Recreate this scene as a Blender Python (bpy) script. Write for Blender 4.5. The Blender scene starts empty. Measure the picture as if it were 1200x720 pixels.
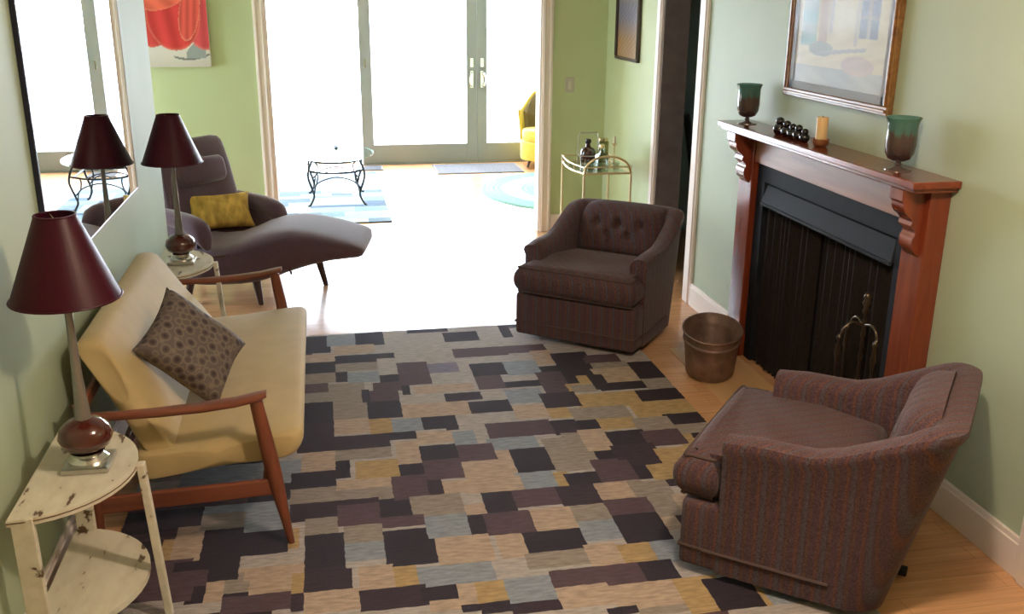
import bpy, bmesh, math, random
from mathutils import Vector, Matrix
random.seed(7)
PI = math.pi
scene = bpy.context.scene
COL = scene.collection

# ---------------------------------------------------------------- materials
MATS = {}
def new_mat(name):
    m = bpy.data.materials.new(name); m.use_nodes = True
    nt = m.node_tree
    return m, nt, nt.nodes['Principled BSDF']

def mat(name, col, rough=0.6, metal=0.0, noise=0.0, scale=20.0, bump=0.0, spec=None, sheen=0.0, stretch=None, coat=0.0):
    """plain procedural material with a little noise mottling and bump"""
    if name in MATS: return MATS[name]
    m, nt, b = new_mat(name)
    b.inputs['Base Color'].default_value = (*col, 1)
    b.inputs['Roughness'].default_value = rough
    b.inputs['Metallic'].default_value = metal
    if spec is not None: b.inputs['Specular IOR Level'].default_value = spec
    if sheen: b.inputs['Sheen Weight'].default_value = sheen
    if coat: b.inputs['Coat Weight'].default_value = coat; b.inputs['Coat Roughness'].default_value = 0.15
    if noise or bump:
        tc = nt.nodes.new('ShaderNodeTexCoord'); mp = nt.nodes.new('ShaderNodeMapping')
        nz = nt.nodes.new('ShaderNodeTexNoise'); nz.inputs['Scale'].default_value = scale
        nz.inputs['Detail'].default_value = 4
        if stretch: mp.inputs['Scale'].default_value = stretch
        nt.links.new(tc.outputs['Object'], mp.inputs['Vector']); nt.links.new(mp.outputs[0], nz.inputs['Vector'])
        if noise:
            mr = nt.nodes.new('ShaderNodeMapRange')
            mr.inputs['From Min'].default_value = .3; mr.inputs['From Max'].default_value = .7
            mr.inputs['To Min'].default_value = 1 - noise; mr.inputs['To Max'].default_value = 1 + noise
            mx = nt.nodes.new('ShaderNodeMix'); mx.data_type = 'RGBA'; mx.blend_type = 'MULTIPLY'
            mx.inputs['Factor'].default_value = 1
            mx.inputs[6].default_value = (*col, 1)
            nt.links.new(nz.outputs['Fac'], mr.inputs['Value'])
            nt.links.new(mr.outputs[0], mx.inputs[7])
            nt.links.new(mx.outputs[2], b.inputs['Base Color'])
        if bump:
            bp = nt.nodes.new('ShaderNodeBump'); bp.inputs['Strength'].default_value = bump; bp.inputs['Distance'].default_value = .004
            nt.links.new(nz.outputs['Fac'], bp.inputs['Height']); nt.links.new(bp.outputs[0], b.inputs['Normal'])
    MATS[name] = m
    return m

def vcol_mat(name, rough=.7, bump=0.0, scale=200, noise=0.0, sheen=0.0):
    """colour taken from the mesh's own pigment attribute"""
    m, nt, b = new_mat(name)
    a = nt.nodes.new('ShaderNodeVertexColor'); a.layer_name = 'pigment'
    b.inputs['Roughness'].default_value = rough
    if sheen: b.inputs['Sheen Weight'].default_value = sheen
    src = a.outputs['Color']
    if noise or bump:
        tc = nt.nodes.new('ShaderNodeTexCoord'); nz = nt.nodes.new('ShaderNodeTexNoise'); nz.inputs['Scale'].default_value = scale
        nz.inputs['Detail'].default_value = 3
        nt.links.new(tc.outputs['Object'], nz.inputs['Vector'])
        if noise:
            mp = nt.nodes.new('ShaderNodeMapping'); mp.inputs['Scale'].default_value = (.25, 1, 1)
            nt.links.new(tc.outputs['Object'], mp.inputs['Vector'])
            n2 = nt.nodes.new('ShaderNodeTexNoise'); n2.inputs['Scale'].default_value = scale * .3; n2.inputs['Detail'].default_value = 4
            nt.links.new(mp.outputs[0], n2.inputs['Vector'])
            mr = nt.nodes.new('ShaderNodeMapRange'); mr.inputs['From Min'].default_value = .3; mr.inputs['From Max'].default_value = .7
            mr.inputs['To Min'].default_value = 1 - noise; mr.inputs['To Max'].default_value = 1 + noise
            nt.links.new(n2.outputs['Fac'], mr.inputs['Value'])
            mx = nt.nodes.new('ShaderNodeMix'); mx.data_type = 'RGBA'; mx.blend_type = 'MULTIPLY'; mx.inputs['Factor'].default_value = 1
            nt.links.new(src, mx.inputs[6]); nt.links.new(mr.outputs[0], mx.inputs[7]); src = mx.outputs[2]
        if bump:
            bp = nt.nodes.new('ShaderNodeBump'); bp.inputs['Strength'].default_value = bump; bp.inputs['Distance'].default_value = .01
            nt.links.new(nz.outputs['Fac'], bp.inputs['Height']); nt.links.new(bp.outputs[0], b.inputs['Normal'])
    nt.links.new(src, b.inputs['Base Color'])
    return m

def wood(name, c1, c2, rough=.35, axis=0, scale=6.0, coat=0.0):
    """grain running along the given object axis"""
    if name in MATS: return MATS[name]
    m, nt, b = new_mat(name)
    tc = nt.nodes.new('ShaderNodeTexCoord'); mp = nt.nodes.new('ShaderNodeMapping')
    s = [scale * 4] * 3; s[axis] = scale * .35
    mp.inputs['Scale'].default_value = s
    nz = nt.nodes.new('ShaderNodeTexNoise'); nz.inputs['Scale'].default_value = 1.6; nz.inputs['Detail'].default_value = 6; nz.inputs['Distortion'].default_value = .6
    cr = nt.nodes.new('ShaderNodeValToRGB')
    cr.color_ramp.elements[0].position = .3; cr.color_ramp.elements[0].color = (*c1, 1)
    cr.color_ramp.elements[1].position = .7; cr.color_ramp.elements[1].color = (*c2, 1)
    L = nt.links.new
    L(tc.outputs['Object'], mp.inputs['Vector']); L(mp.outputs[0], nz.inputs['Vector']); L(nz.outputs['Fac'], cr.inputs[0]); L(cr.outputs[0], b.inputs['Base Color'])
    b.inputs['Roughness'].default_value = rough
    if coat: b.inputs['Coat Weight'].default_value = coat; b.inputs['Coat Roughness'].default_value = .12
    MATS[name] = m
    return m

def glass_mat(name, tint=(.95, .98, .97), rough=.02, base=.04, col_refl=(1, 1, 1), ior=1.45):
    """thin clear glass: see-through with a Fresnel reflection"""
    if name in MATS: return MATS[name]
    m = bpy.data.materials.new(name); m.use_nodes = True; nt = m.node_tree; nt.nodes.clear()
    o = nt.nodes.new('ShaderNodeOutputMaterial'); mx = nt.nodes.new('ShaderNodeMixShader')
    t = nt.nodes.new('ShaderNodeBsdfTransparent'); t.inputs[0].default_value = (*tint, 1)
    g = nt.nodes.new('ShaderNodeBsdfGlossy'); g.inputs['Roughness'].default_value = rough; g.inputs[0].default_value = (*col_refl, 1)
    f = nt.nodes.new('ShaderNodeFresnel'); ge = nt.nodes.new('ShaderNodeNewGeometry'); mr = nt.nodes.new('ShaderNodeMapRange')   # same reflection on both faces of the pane
    mr.inputs['To Min'].default_value = ior; mr.inputs['To Max'].default_value = 1 / ior
    nt.links.new(ge.outputs['Backfacing'], mr.inputs['Value']); nt.links.new(mr.outputs[0], f.inputs[0])
    nt.links.new(f.outputs[0], mx.inputs[0]); nt.links.new(t.outputs[0], mx.inputs[1]); nt.links.new(g.outputs[0], mx.inputs[2]); nt.links.new(mx.outputs[0], o.inputs[0])
    MATS[name] = m
    return m

def floor_mat():
    m, nt, b = new_mat('floorboards'); L = nt.links.new
    tc = nt.nodes.new('ShaderNodeTexCoord')
    br = nt.nodes.new('ShaderNodeTexBrick')
    br.offset = .37; br.inputs['Scale'].default_value = 1
    br.inputs['Brick Width'].default_value = 1.1; br.inputs['Row Height'].default_value = .085
    br.inputs['Mortar Size'].default_value = .0015; br.inputs['Bias'].default_value = 0
    br.inputs['Color1'].default_value = (.60, .32, .16, 1); br.inputs['Color2'].default_value = (.66, .37, .19, 1); br.inputs['Mortar'].default_value = (.45, .24, .11, 1)
    L(tc.outputs['Object'], br.inputs['Vector'])
    mp = nt.nodes.new('ShaderNodeMapping'); mp.inputs['Scale'].default_value = (1.5, 30, 1)
    nz = nt.nodes.new('ShaderNodeTexNoise'); nz.inputs['Scale'].default_value = 2; nz.inputs['Detail'].default_value = 5
    L(tc.outputs['Object'], mp.inputs['Vector']); L(mp.outputs[0], nz.inputs['Vector'])
    mr = nt.nodes.new('ShaderNodeMapRange'); mr.inputs['From Min'].default_value = .3; mr.inputs['From Max'].default_value = .7; mr.inputs['To Min'].default_value = .86; mr.inputs['To Max'].default_value = 1.12
    L(nz.outputs['Fac'], mr.inputs['Value'])
    mx = nt.nodes.new('ShaderNodeMix'); mx.data_type = 'RGBA'; mx.blend_type = 'MULTIPLY'; mx.inputs['Factor'].default_value = 1
    L(br.outputs['Color'], mx.inputs[6]); L(mr.outputs[0], mx.inputs[7]); L(mx.outputs[2], b.inputs['Base Color'])
    b.inputs['Roughness'].default_value = .24
    bp = nt.nodes.new('ShaderNodeBump'); bp.inputs['Strength'].default_value = .25; bp.inputs['Distance'].default_value = .003
    L(mr.outputs[0], bp.inputs['Height']); L(bp.outputs[0], b.inputs['Normal'])
    return m

def stripe_fabric(name, tone=1.0):
    """brown tweed with rust and slate stripes; stripes run up the chair on every side"""
    m, nt, b = new_mat(name); L = nt.links.new
    tc = nt.nodes.new('ShaderNodeTexCoord'); sep = nt.nodes.new('ShaderNodeSeparateXYZ'); L(tc.outputs['Object'], sep.inputs[0])
    ad = nt.nodes.new('ShaderNodeMath'); ad.operation = 'ADD'; L(sep.outputs[0], ad.inputs[0]); L(sep.outputs[1], ad.inputs[1])
    ml = nt.nodes.new('ShaderNodeMath'); ml.operation = 'MULTIPLY'; ml.inputs[1].default_value = 15.0; L(ad.outputs[0], ml.inputs[0])
    fr = nt.nodes.new('ShaderNodeMath'); fr.operation = 'FRACT'; L(ml.outputs[0], fr.inputs[0])
    cr = nt.nodes.new('ShaderNodeValToRGB'); e = cr.color_ramp.elements
    def c(r, g, bb): return (r * tone, g * tone, bb * tone, 1)
    e[0].position = 0; e[0].color = c(.088, .048, .060)
    e[1].position = .20; e[1].color = c(.092, .051, .062)
    for p, k in ((.27, c(.135, .058, .045)), (.33, c(.135, .058, .045)), (.40, c(.088, .048, .060)), (.50, c(.085, .064, .076)), (.62, c(.092, .074, .088)),
                 (.70, c(.084, .046, .056)), (.81, c(.11, .056, .046)), (.86, c(.11, .056, .046)), (.93, c(.088, .048, .060))):
        q = e.new(p); q.color = k
    L(fr.outputs[0], cr.inputs[0])
    mp = nt.nodes.new('ShaderNodeMapping'); mp.inputs['Scale'].default_value = (1, 1, 1)
    nz = nt.nodes.new('ShaderNodeTexNoise'); nz.inputs['Scale'].default_value = 190; nz.inputs['Detail'].default_value = 2
    L(tc.outputs['Object'], mp.inputs['Vector']); L(mp.outputs[0], nz.inputs['Vector'])
    mr = nt.nodes.new('ShaderNodeMapRange'); mr.inputs['From Min'].default_value = .3; mr.inputs['From Max'].default_value = .7; mr.inputs['To Min'].default_value = .6; mr.inputs['To Max'].default_value = 1.45
    L(nz.outputs['Fac'], mr.inputs['Value'])
    mx = nt.nodes.new('ShaderNodeMix'); mx.data_type = 'RGBA'; mx.blend_type = 'MULTIPLY'; mx.inputs['Factor'].default_value = 1
    L(cr.outputs[0], mx.inputs[6]); L(mr.outputs[0], mx.inputs[7]); L(mx.outputs[2], b.inputs['Base Color'])
    b.inputs['Roughness'].default_value = .9; b.inputs['Sheen Weight'].default_value = .1; b.inputs['Specular IOR Level'].default_value = .2
    bp = nt.nodes.new('ShaderNodeBump'); bp.inputs['Strength'].default_value = .5; bp.inputs['Distance'].default_value = .003
    L(nz.outputs['Fac'], bp.inputs['Height']); L(bp.outputs[0], b.inputs['Normal'])
    return m

def pattern_fabric(name, c1, c2, c3, scale=28):
    m, nt, b = new_mat(name); L = nt.links.new
    tc = nt.nodes.new('ShaderNodeTexCoord')
    v = nt.nodes.new('ShaderNodeTexVoronoi'); v.inputs['Scale'].default_value = scale; v.inputs['Randomness'].default_value = .35
    L(tc.outputs['Object'], v.inputs['Vector'])
    cr = nt.nodes.new('ShaderNodeValToRGB'); e = cr.color_ramp.elements; cr.color_ramp.interpolation = 'LINEAR'
    e[0].position = .15; e[0].color = (*c1, 1); e[1].position = .42; e[1].color = (*c2, 1)
    q = e.new(.5); q.color = (*c3, 1); q = e.new(.62); q.color = (*c2, 1)
    L(v.outputs['Distance'], cr.inputs[0]); L(cr.outputs[0], b.inputs['Base Color'])
    b.inputs['Roughness'].default_value = .8
    return m

# ---------------------------------------------------------------- mesh helpers
def BM(): return bmesh.new()

def origin_of(o):
    v = Vector((0, 0, 0))
    while o is not None: v += o.location; o = o.parent
    return v

def obj(name, bm, m, parent=None, world=True, smooth=None, loc=None):
    """link a bmesh as ONE mesh object; world-space vertices are moved into the parent's frame"""
    me = bpy.data.meshes.new(name)
    bmesh.ops.recalc_face_normals(bm, faces=bm.faces[:])
    if parent is not None and world:
        bmesh.ops.translate(bm, verts=bm.verts[:], vec=-origin_of(parent))
    if parent is None and loc is not None:
        bmesh.ops.translate(bm, verts=bm.verts[:], vec=-Vector(loc))
    bm.to_mesh(me); bm.free()
    if smooth:
        for p in me.polygons: p.use_smooth = True
        me.set_sharp_from_angle(angle=math.radians(smooth))
    for k in (m if isinstance(m, list) else [m]): me.materials.append(k)
    o = bpy.data.objects.new(name, me); COL.objects.link(o)
    if parent is not None: o.parent = parent
    elif loc is not None: o.location = loc
    return o

def tag(o, label, cat, group=None):
    o['label'] = label; o['category'] = cat
    if group: o['group'] = group
    return o

def thing(name, label, cat, loc=(0, 0, 0), rotz=0.0, group=None):
    o = bpy.data.objects.new(name, None); COL.objects.link(o)
    o.empty_display_size = .1
    o.location = loc; o.rotation_euler = (0, 0, rotz)
    return tag(o, label, cat, group)

def struct(name, bm, m, parent=None, smooth=None):
    o = obj(name, bm, m, parent, smooth=smooth)
    if parent is None: o['kind'] = 'structure'
    return o

def box(bm, x0, x1, y0, y1, z0, z1, bev=0.0, seg=2, mtx=None):
    r = bmesh.ops.create_cube(bm, size=1)
    vs = r['verts']
    for v in vs:
        v.co = Vector(((x0 + x1) / 2 + v.co.x * (x1 - x0), (y0 + y1) / 2 + v.co.y * (y1 - y0), (z0 + z1) / 2 + v.co.z * (z1 - z0)))
    if bev:
        es = list({e for v in vs for e in v.link_edges})
        r2 = bmesh.ops.bevel(bm, geom=es, offset=bev, segments=seg, profile=.5, affect='EDGES')
        vs = list({v for f in r2['faces'] for v in f.verts} | {v for v in vs if v.is_valid})
    if mtx is not None:
        for v in vs: v.co = mtx @ v.co
    return vs

def beam(bm, a, b, w, h, bev=0.0, up=(0, 0, 1), w2=None, h2=None):
    """rectangular bar from a to b, optionally tapering"""
    a = Vector(a); b = Vector(b); d = (b - a).normalized(); up = Vector(up)
    s = d.cross(up)
    if s.length < 1e-4: s = d.cross(Vector((1, 0, 0)))
    s.normalize(); u = s.cross(d)
    w2 = w if w2 is None else w2; h2 = h if h2 is None else h2
    vs = []
    for p, ww, hh in ((a, w, h), (b, w2, h2)):
        for i, j in ((-1, -1), (1, -1), (1, 1), (-1, 1)):
            vs.append(bm.verts.new(p + s * i * ww / 2 + u * j * hh / 2))
    for k in ((0, 1, 2, 3), (7, 6, 5, 4), (0, 4, 5, 1), (1, 5, 6, 2), (2, 6, 7, 3), (3, 7, 4, 0)):
        bm.faces.new([vs[i] for i in k])
    if bev:
        es = list({e for v in vs for e in v.link_edges})
        bmesh.ops.bevel(bm, geom=es, offset=bev, segments=2, profile=.5, affect='EDGES')

def loft(bm, rings, cap=True, closed=True):
    R = [[bm.verts.new(p) for p in r] for r in rings]
    n = len(R[0])
    for a, b in zip(R, R[1:]):
        for i in range(n if closed else n - 1):
            j = (i + 1) % n
            bm.faces.new((a[i], a[j], b[j], b[i]))
    if cap and closed:
        bm.faces.new(R[0][::-1]); bm.faces.new(R[-1])
    return R

def tube(bm, pts, r, seg=8, smoothn=0, closed=False):
    pts = [Vector(p) for p in pts]
    if smoothn: pts = catmull(pts, smoothn, closed)
    n = len(pts); rr = r if isinstance(r, (list, tuple)) else [r] * n
    if len(rr) != n: rr = [rr[0] + (rr[-1] - rr[0]) * i / (n - 1) for i in range(n)]
    rings = []; prev = None
    for i, p in enumerate(pts):
        if closed: d = (pts[(i + 1) % n] - pts[i - 1]).normalized()
        else: d = (pts[min(i + 1, n - 1)] - pts[max(i - 1, 0)]).normalized()
        if prev is None:
            s = d.cross(Vector((0, 0, 1)))
            if s.length < .1: s = d.cross(Vector((1, 0, 0)))
        else: s = prev - d * prev.dot(d)
        s.normalize(); prev = s; u = d.cross(s)
        rings.append([p + (s * math.cos(2 * PI * k / seg) + u * math.sin(2 * PI * k / seg)) * rr[i] for k in range(seg)])
    if closed: rings.append(rings[0]); 
    loft(bm, rings, cap=not closed)
    if closed: bmesh.ops.remove_doubles(bm, verts=bm.verts[:], dist=1e-5)

def catmull(pts, n, closed=False):
    out = []; N = len(pts); pts = [Vector(p) for p in pts]
    for i in range(N if closed else N - 1):
        if closed: p0, p1, p2, p3 = pts[i - 1], pts[i], pts[(i + 1) % N], pts[(i + 2) % N]
        else: p0, p1, p2, p3 = pts[max(i - 1, 0)], pts[i], pts[i + 1], pts[min(i + 2, N - 1)]
        for k in range(n):
            t = k / n
            out.append(.5 * ((2 * p1) + (p2 - p0) * t + (2 * p0 - 5 * p1 + 4 * p2 - p3) * t * t + (3 * p1 - p0 - 3 * p2 + p3) * t ** 3))
    if not closed: out.append(pts[-1])
    return out

def lathe(bm, prof, c=(0, 0, 0), seg=28, sx=1.0, sy=1.0, close=True):
    c = Vector(c); rings = []
    for r, z in prof:
        r = max(r, 1e-4)
        rings.append([c + Vector((r * sx * math.cos(2 * PI * k / seg), r * sy * math.sin(2 * PI * k / seg), z)) for k in range(seg)])
    loft(bm, rings, cap=close)

def prism(bm, poly, z0, z1, bev=0.0, seg=2, axis='z', top_only=False):
    """extrude a 2-D outline; axis tells which coordinate z0..z1 runs along"""
    def P(a, b, c):
        return {'z': Vector((a, b, c)), 'x': Vector((c, a, b)), 'y': Vector((a, c, b))}[axis]
    lo = [bm.verts.new(P(a, b, z0)) for a, b in poly]; hi = [bm.verts.new(P(a, b, z1)) for a, b in poly]
    n = len(poly); fs = [bm.faces.new(lo[::-1]), bm.faces.new(hi)]
    for i in range(n): fs.append(bm.faces.new((lo[i], lo[(i + 1) % n], hi[(i + 1) % n], hi[i])))
    if bev:
        es = list({e for f in fs[:2] for e in f.edges}) + [e for e in lo[0].link_edges if False]
        bmesh.ops.bevel(bm, geom=es, offset=bev, segments=seg, profile=.5, affect='EDGES')

def softbox(bm, w, d, h, r, n=10, puff=0.0, mtx=None, pinch=0.0):
    """upholstered cushion: rounded box with crowned faces (centred)"""
    t = BM(); bmesh.ops.create_cube(t, size=2)
    bmesh.ops.subdivide_edges(t, edges=t.edges[:], cuts=n, use_grid_fill=True)
    out = {}
    hs = Vector((w / 2, d / 2, h / 2)); r = min(r, min(hs) * .999)
    for v in t.verts:
        u = v.co.copy()
        p = Vector((u.x * hs.x, u.y * hs.y, u.z * hs.z))
        core = Vector([max(-hs[i] + r, min(hs[i] - r, p[i])) for i in range(3)])
        dd = p - core
        if dd.length > 1e-9: p = core + dd.normalized() * r
        cz = (1 - u.x ** 2) * (1 - u.y ** 2)
        p.z += puff * u.z * max(0, cz)
        if pinch:
            k = 1 - pinch * (u.x ** 2) * (u.y ** 2)
            p.z *= max(.05, 1 - pinch * max(u.x ** 4, u.y ** 4) * 1.0)
            p.x *= 1 - .06 * (1 - u.y ** 2); p.y *= 1 - .06 * (1 - u.x ** 2)
        out[v] = p
    for v, p in out.items(): v.co = p
    if mtx is not None: bmesh.ops.transform(t, matrix=mtx, verts=t.verts[:])
    me = bpy.data.meshes.new('tmp'); t.to_mesh(me); t.free(); bm.from_mesh(me); bpy.data.meshes.remove(me)

def picture_mesh(name, w, h, fn, m, parent, frame, nx=60, ny=60):
    """flat artwork; frame(u,v)->world point, fn(u,v)->pigment colour, u,v in 0..1"""
    bm = BM(); lay = bm.loops.layers.color.new('pigment')
    g = [[bm.verts.new(frame(i / nx, j / ny)) for i in range(nx + 1)] for j in range(ny + 1)]
    for j in range(ny):
        for i in range(nx):
            f = bm.faces.new((g[j][i], g[j][i + 1], g[j + 1][i + 1], g[j + 1][i]))
            for l, (a, b) in zip(f.loops, ((i, j), (i + 1, j), (i + 1, j + 1), (i, j + 1))):
                c = fn(a / nx, b / ny)
                l[lay] = (lin2s(c[0]), lin2s(c[1]), lin2s(c[2]), 1)
    return obj(name, bm, m, parent)

def lin2s(x):
    x = max(0, min(1, x))
    return x * 12.92 if x < .0031308 else 1.055 * x ** (1 / 2.4) - .055
def sm(a, b, x):
    t = max(0, min(1, (x - a) / (b - a))); return t * t * (3 - 2 * t)
def lerp3(a, b, t): return tuple(a[i] + (b[i] - a[i]) * t for i in range(3))
def dup(root, loc, rotz, label, name=None, group=None):
    r = root.copy(); COL.objects.link(r); r.location = loc; r.rotation_euler = (0, 0, rotz); r['label'] = label
    if group: r['group'] = group
    def rec(src, dst):
        for ch in list(src.children):
            c = ch.copy(); COL.objects.link(c); c.parent = dst; rec(ch, c)
    rec(root, r)
    return r
SKY, SUN, LAMP, EXPO = 26.0, 3.0, 98.0, 0.0
# ---------------------------------------------------------------- palette
wall_green = mat('mint_wall_paint', (.43, .51, .375), .55, noise=.03, scale=3)
wall_lime = mat('lime_wall_paint', (.51, .60, .35), .55, noise=.03, scale=3)
white_trim = mat('white_trim_paint', (.86, .78, .73), .4)
ceil_white = mat('ceiling_paint', (.8, .8, .75), .8)
grey_paint = mat('grey_door_paint', (.22, .23, .23), .4)
dark_wood = mat('dark_doorway_wood', (.15, .125, .125), .5, noise=.15, scale=14)
dark_teal = mat('hall_paint', (.42, .52, .52), .7)
pane = glass_mat('window_glass')
clear = glass_mat('clear_glass', (.93, .97, .96), .03)
teak = wood('reddish_teak', (.13, .035, .020), (.23, .068, .036), .33, axis=0, scale=5)
teak_leg = wood('reddish_teak_leg', (.13, .035, .020), (.23, .068, .036), .33, axis=2, scale=5)
cherry = wood('cherry_wood', (.16, .028, .012), (.25, .052, .020), .25, axis=1, scale=4, coat=.4)
cherry_v = wood('cherry_wood_upright', (.16, .028, .012), (.25, .052, .020), .25, axis=2, scale=4, coat=.4)
cherry_l = wood('cherry_wood_pale', (.26, .095, .040), (.35, .14, .062), .4, axis=1, scale=4)
chrome = mat('polished_metal', (.75, .73, .70), .15, 1.0)
steel = mat('brushed_metal', (.55, .53, .50), .3, 1.0)
brass = mat('pale_brass', (.80, .66, .38), .25, 1.0)
iron = mat('wrought_iron', (.03, .032, .04), .45, .6)
blackmetal = mat('black_metal', (.012, .012, .013), .5, .2)
WL, WR, YF, YD, HC = -.94, 2.27, 7.75, 11.3, 2.5

# ---------------------------------------------------------------- setting
bm = BM(); box(bm, -4.2, 4.6, -1.6, 11.6, -.1, 0); struct('floor', bm, floor_mat())
bm = BM(); box(bm, -4.2, 4.6, -1.6, 11.5, HC, HC + .1); struct('ceiling', bm, ceil_white)
bm = BM(); box(bm, WL - .12, WL, -1.6, 5.92, 0, HC); struct('wall_left', bm, wall_green)
bm = BM(); box(bm, WL, WR, -1.6, -1.5, 0, HC); struct('wall_back', bm, wall_green)
DY0, DY1 = 5.74, 6.42      # doorway in the right wall
bm = BM(); box(bm, WR, WR + .16, -1.6, DY0, 0, HC); struct('wall_right', bm, wall_green)
bm = BM(); box(bm, WR, WR + .16, DY1, YF + .14, 0, HC); box(bm, WR, WR + .16, DY0, DY1, 2.1, HC); struct('wall_right_far', bm, wall_lime)
OX0, OX1 = -.385, 1.735    # wide cased opening to the sunroom
bm = BM(); box(bm, -3.6, OX0, YF, YF + .14, 0, HC); box(bm, OX1, WR, YF, YF + .14, 0, HC); box(bm, OX0, OX1, YF, YF + .14, 2.2, HC)
struct('wall_far', bm, wall_lime)
AWY0, AWY1, AWZ0, AWZ1 = 6.15, 7.5, .5, 2.1
bm = BM(); box(bm, -3.7, -3.6, 5.8, AWY0, 0, HC); box(bm, -3.7, -3.6, AWY1, YF + .14, 0, HC); box(bm, -3.7, -3.6, AWY0, AWY1, 0, AWZ0); box(bm, -3.7, -3.6, AWY0, AWY1, AWZ1, HC)
box(bm, -3.6, WL - .12, 5.8, 5.92, 0, HC); struct('wall_alcove', bm, wall_lime)
# sunroom shell
bm = BM(); box(bm, -3.1, -3.0, YF + .14, YD, 0, HC); struct('wall_sunroom_left', bm, wall_green)
bm = BM(); box(bm, 4.1, 4.2, YF, YD + .1, 0, HC); box(bm, WR + .16, 4.1, YF, YF + .14, 0, HC); struct('wall_sunroom_right', bm, wall_green)
# hall beyond the dark doorway
bm = BM(); box(bm, 4.1, 4.2, 5.0, YF, 0, HC); box(bm, WR + .16, 4.1, 4.9, 5.0, 0, HC); box(bm, WR + .16, 4.1, 7.6, YF, 0, HC)
struct('wall_hall', bm, dark_teal)
bm = BM(); box(bm, WR - .004, WR + .17, DY1 - .02, DY1 + .004, 0, 2.1); box(bm, WR + .005, WR + .17, DY0 - .004, DY0 + .02, 0, 2.1)
struct('trim_4', bm, dark_wood)
# casing of the wide opening
def casing_profile(bm, x0, x1, y, z0, z1):
    """fluted casing facing -y"""
    w = x1 - x0
    box(bm, x0, x1, y - .018, y, z0, z1, .004)
    box(bm, x0 + w * .12, x0 + w * .3, y - .026, y - .017, z0, z1, .004); box(bm, x0 + w * .7, x0 + w * .9, y - .026, y - .017, z0, z1, .004)
bm = BM(); casing_profile(bm, OX0 - .085, OX0, YF, 0, 2.2); casing_profile(bm, OX1, OX1 + .09, YF, 0, 2.2)
box(bm, OX0 - .085, OX1 + .09, YF - .02, YF, 2.2, 2.3, .004)
box(bm, OX0, OX0 + .012, YF, YF + .14, 0, 2.2); box(bm, OX1 - .012, OX1, YF, YF + .14, 0, 2.2); box(bm, OX0, OX1, YF, YF + .14, 2.188, 2.2)
struct('trim_1', bm, white_trim)
# casing of the doorway in the right wall
bm = BM()
for a, b in ((DY0 - .12, DY0), (DY1, DY1 + .10)):
    box(bm, WR - .02, WR, a, b, 0, 2.12, .004); box(bm, WR - .028, WR - .018, a + .015, a + .04, 0, 2.12, .004)
box(bm, WR - .02, WR, DY0 - .12, DY1 + .1, 2.1, 2.2, .004)
struct('trim_2', bm, white_trim)
# casing at the near right edge of the view
bm = BM(); box(bm, WR - .024, WR, 2.30, 2.51, 0, 2.2, .006); box(bm, WR - .034, WR - .02, 2.44, 2.48, 0, 2.2, .005)
struct('trim_3', bm, white_trim)
def baseboard(name, parts):
    bm = BM()
    for (x0, x1, y0, y1, ax) in parts:
        box(bm, x0, x1, y0, y1, 0, .125, .003)
        if ax == 'x-': box(bm, x0 + .006, x1, y0, y1, .12, .145, .003)
        if ax == 'x+': box(bm, x0, x1 - .006, y0, y1, .12, .145, .003)
        if ax == 'y-': box(bm, x0, x1, y0 + .006, y1, .12, .145, .003)
    struct(name, bm, white_trim)
baseboard('baseboard_right', [(WR - .02, WR, 2.512, 3.155, 'x-'), (WR - .02, WR, 4.86, DY0 - .122, 'x-'), (WR - .02, WR, DY1 + .102, YF - .022, 'x-')])
baseboard('baseboard_left', [(WL, WL + .018, -1.5, 5.92, 'x+')])
baseboard('baseboard_far', [(-3.58, OX0 - .087, YF - .02, YF, 'y-'), (OX1 + .092, WR - .022, YF - .02, YF, 'y-')])

# glazed wall of the sunroom
def glazed(name, x0, x1, sl, sr, rail, parent=None, mt=grey_paint, top=2.12):
    bm = BM()
    box(bm, x0, x0 + sl, YD - .03, YD + .03, .012, top, .003); box(bm, x1 - sr, x1, YD - .03, YD + .03, .012, top, .003)
    box(bm, x0 + sl, x1 - sr, YD - .028, YD + .028, .012, rail, .003); box(bm, x0 + sl, x1 - sr, YD - .028, YD + .028, top - .12, top, .003)
    d = struct(name, bm, mt)
    bm = BM(); box(bm, x0 + sl, x1 - sr, YD - .004, YD + .004, rail, top - .12); g = obj('glass_pane', bm, pane, d)
    return d
d1 = glazed('door_1', .44, 1.763, .13, .115, .225)
d2 = glazed('door_2', 1.767, 3.09, .115, .13, .225)
w1 = glazed('window_1', -1.5, .43, .06, .01, .03, mt=white_trim)
w2 = glazed('window_2', -3.0, -1.51, .06, .06, .03, mt=white_trim)
w3 = glazed('window_3', 3.1, 4.1, .06, .06, .225)
bm = BM(); box(bm, -3.0, 4.1, YD - .06, YD + .06, 2.125, HC); struct('wall_sunroom_end', bm, wall_green)
bm = BM(); box(bm, .40, 3.1, YD - .055, YD + .055, 0, .012, .003); struct('trim_5', bm, grey_paint)
for d, x in ((d1, 1.705), (d2, 1.825)):
    bm = BM(); box(bm, x - .018, x + .018, YD - .038, YD - .03, 1.09, 1.19, .003); obj('lock_plate', bm, chrome, d)
    bm = BM(); box(bm, x - .018, x + .018, YD - .038, YD - .03, .86, 1.05, .004)
    s = -1 if d is d1 else 1
    tube(bm, [(x, YD - .036, 1.03), (x + s * .012, YD - .085, 1.02), (x + s * .03, YD - .09, .955), (x + s * .012, YD - .085, .89), (x, YD - .036, .88)], .010, 8, 5)
    obj('handle', bm, chrome, d)
bm = BM(); box(bm, .485, .51, YD - .04, YD - .03, 1.09, 1.19, .003); obj('lock_plate', bm, chrome, d1)

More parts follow.
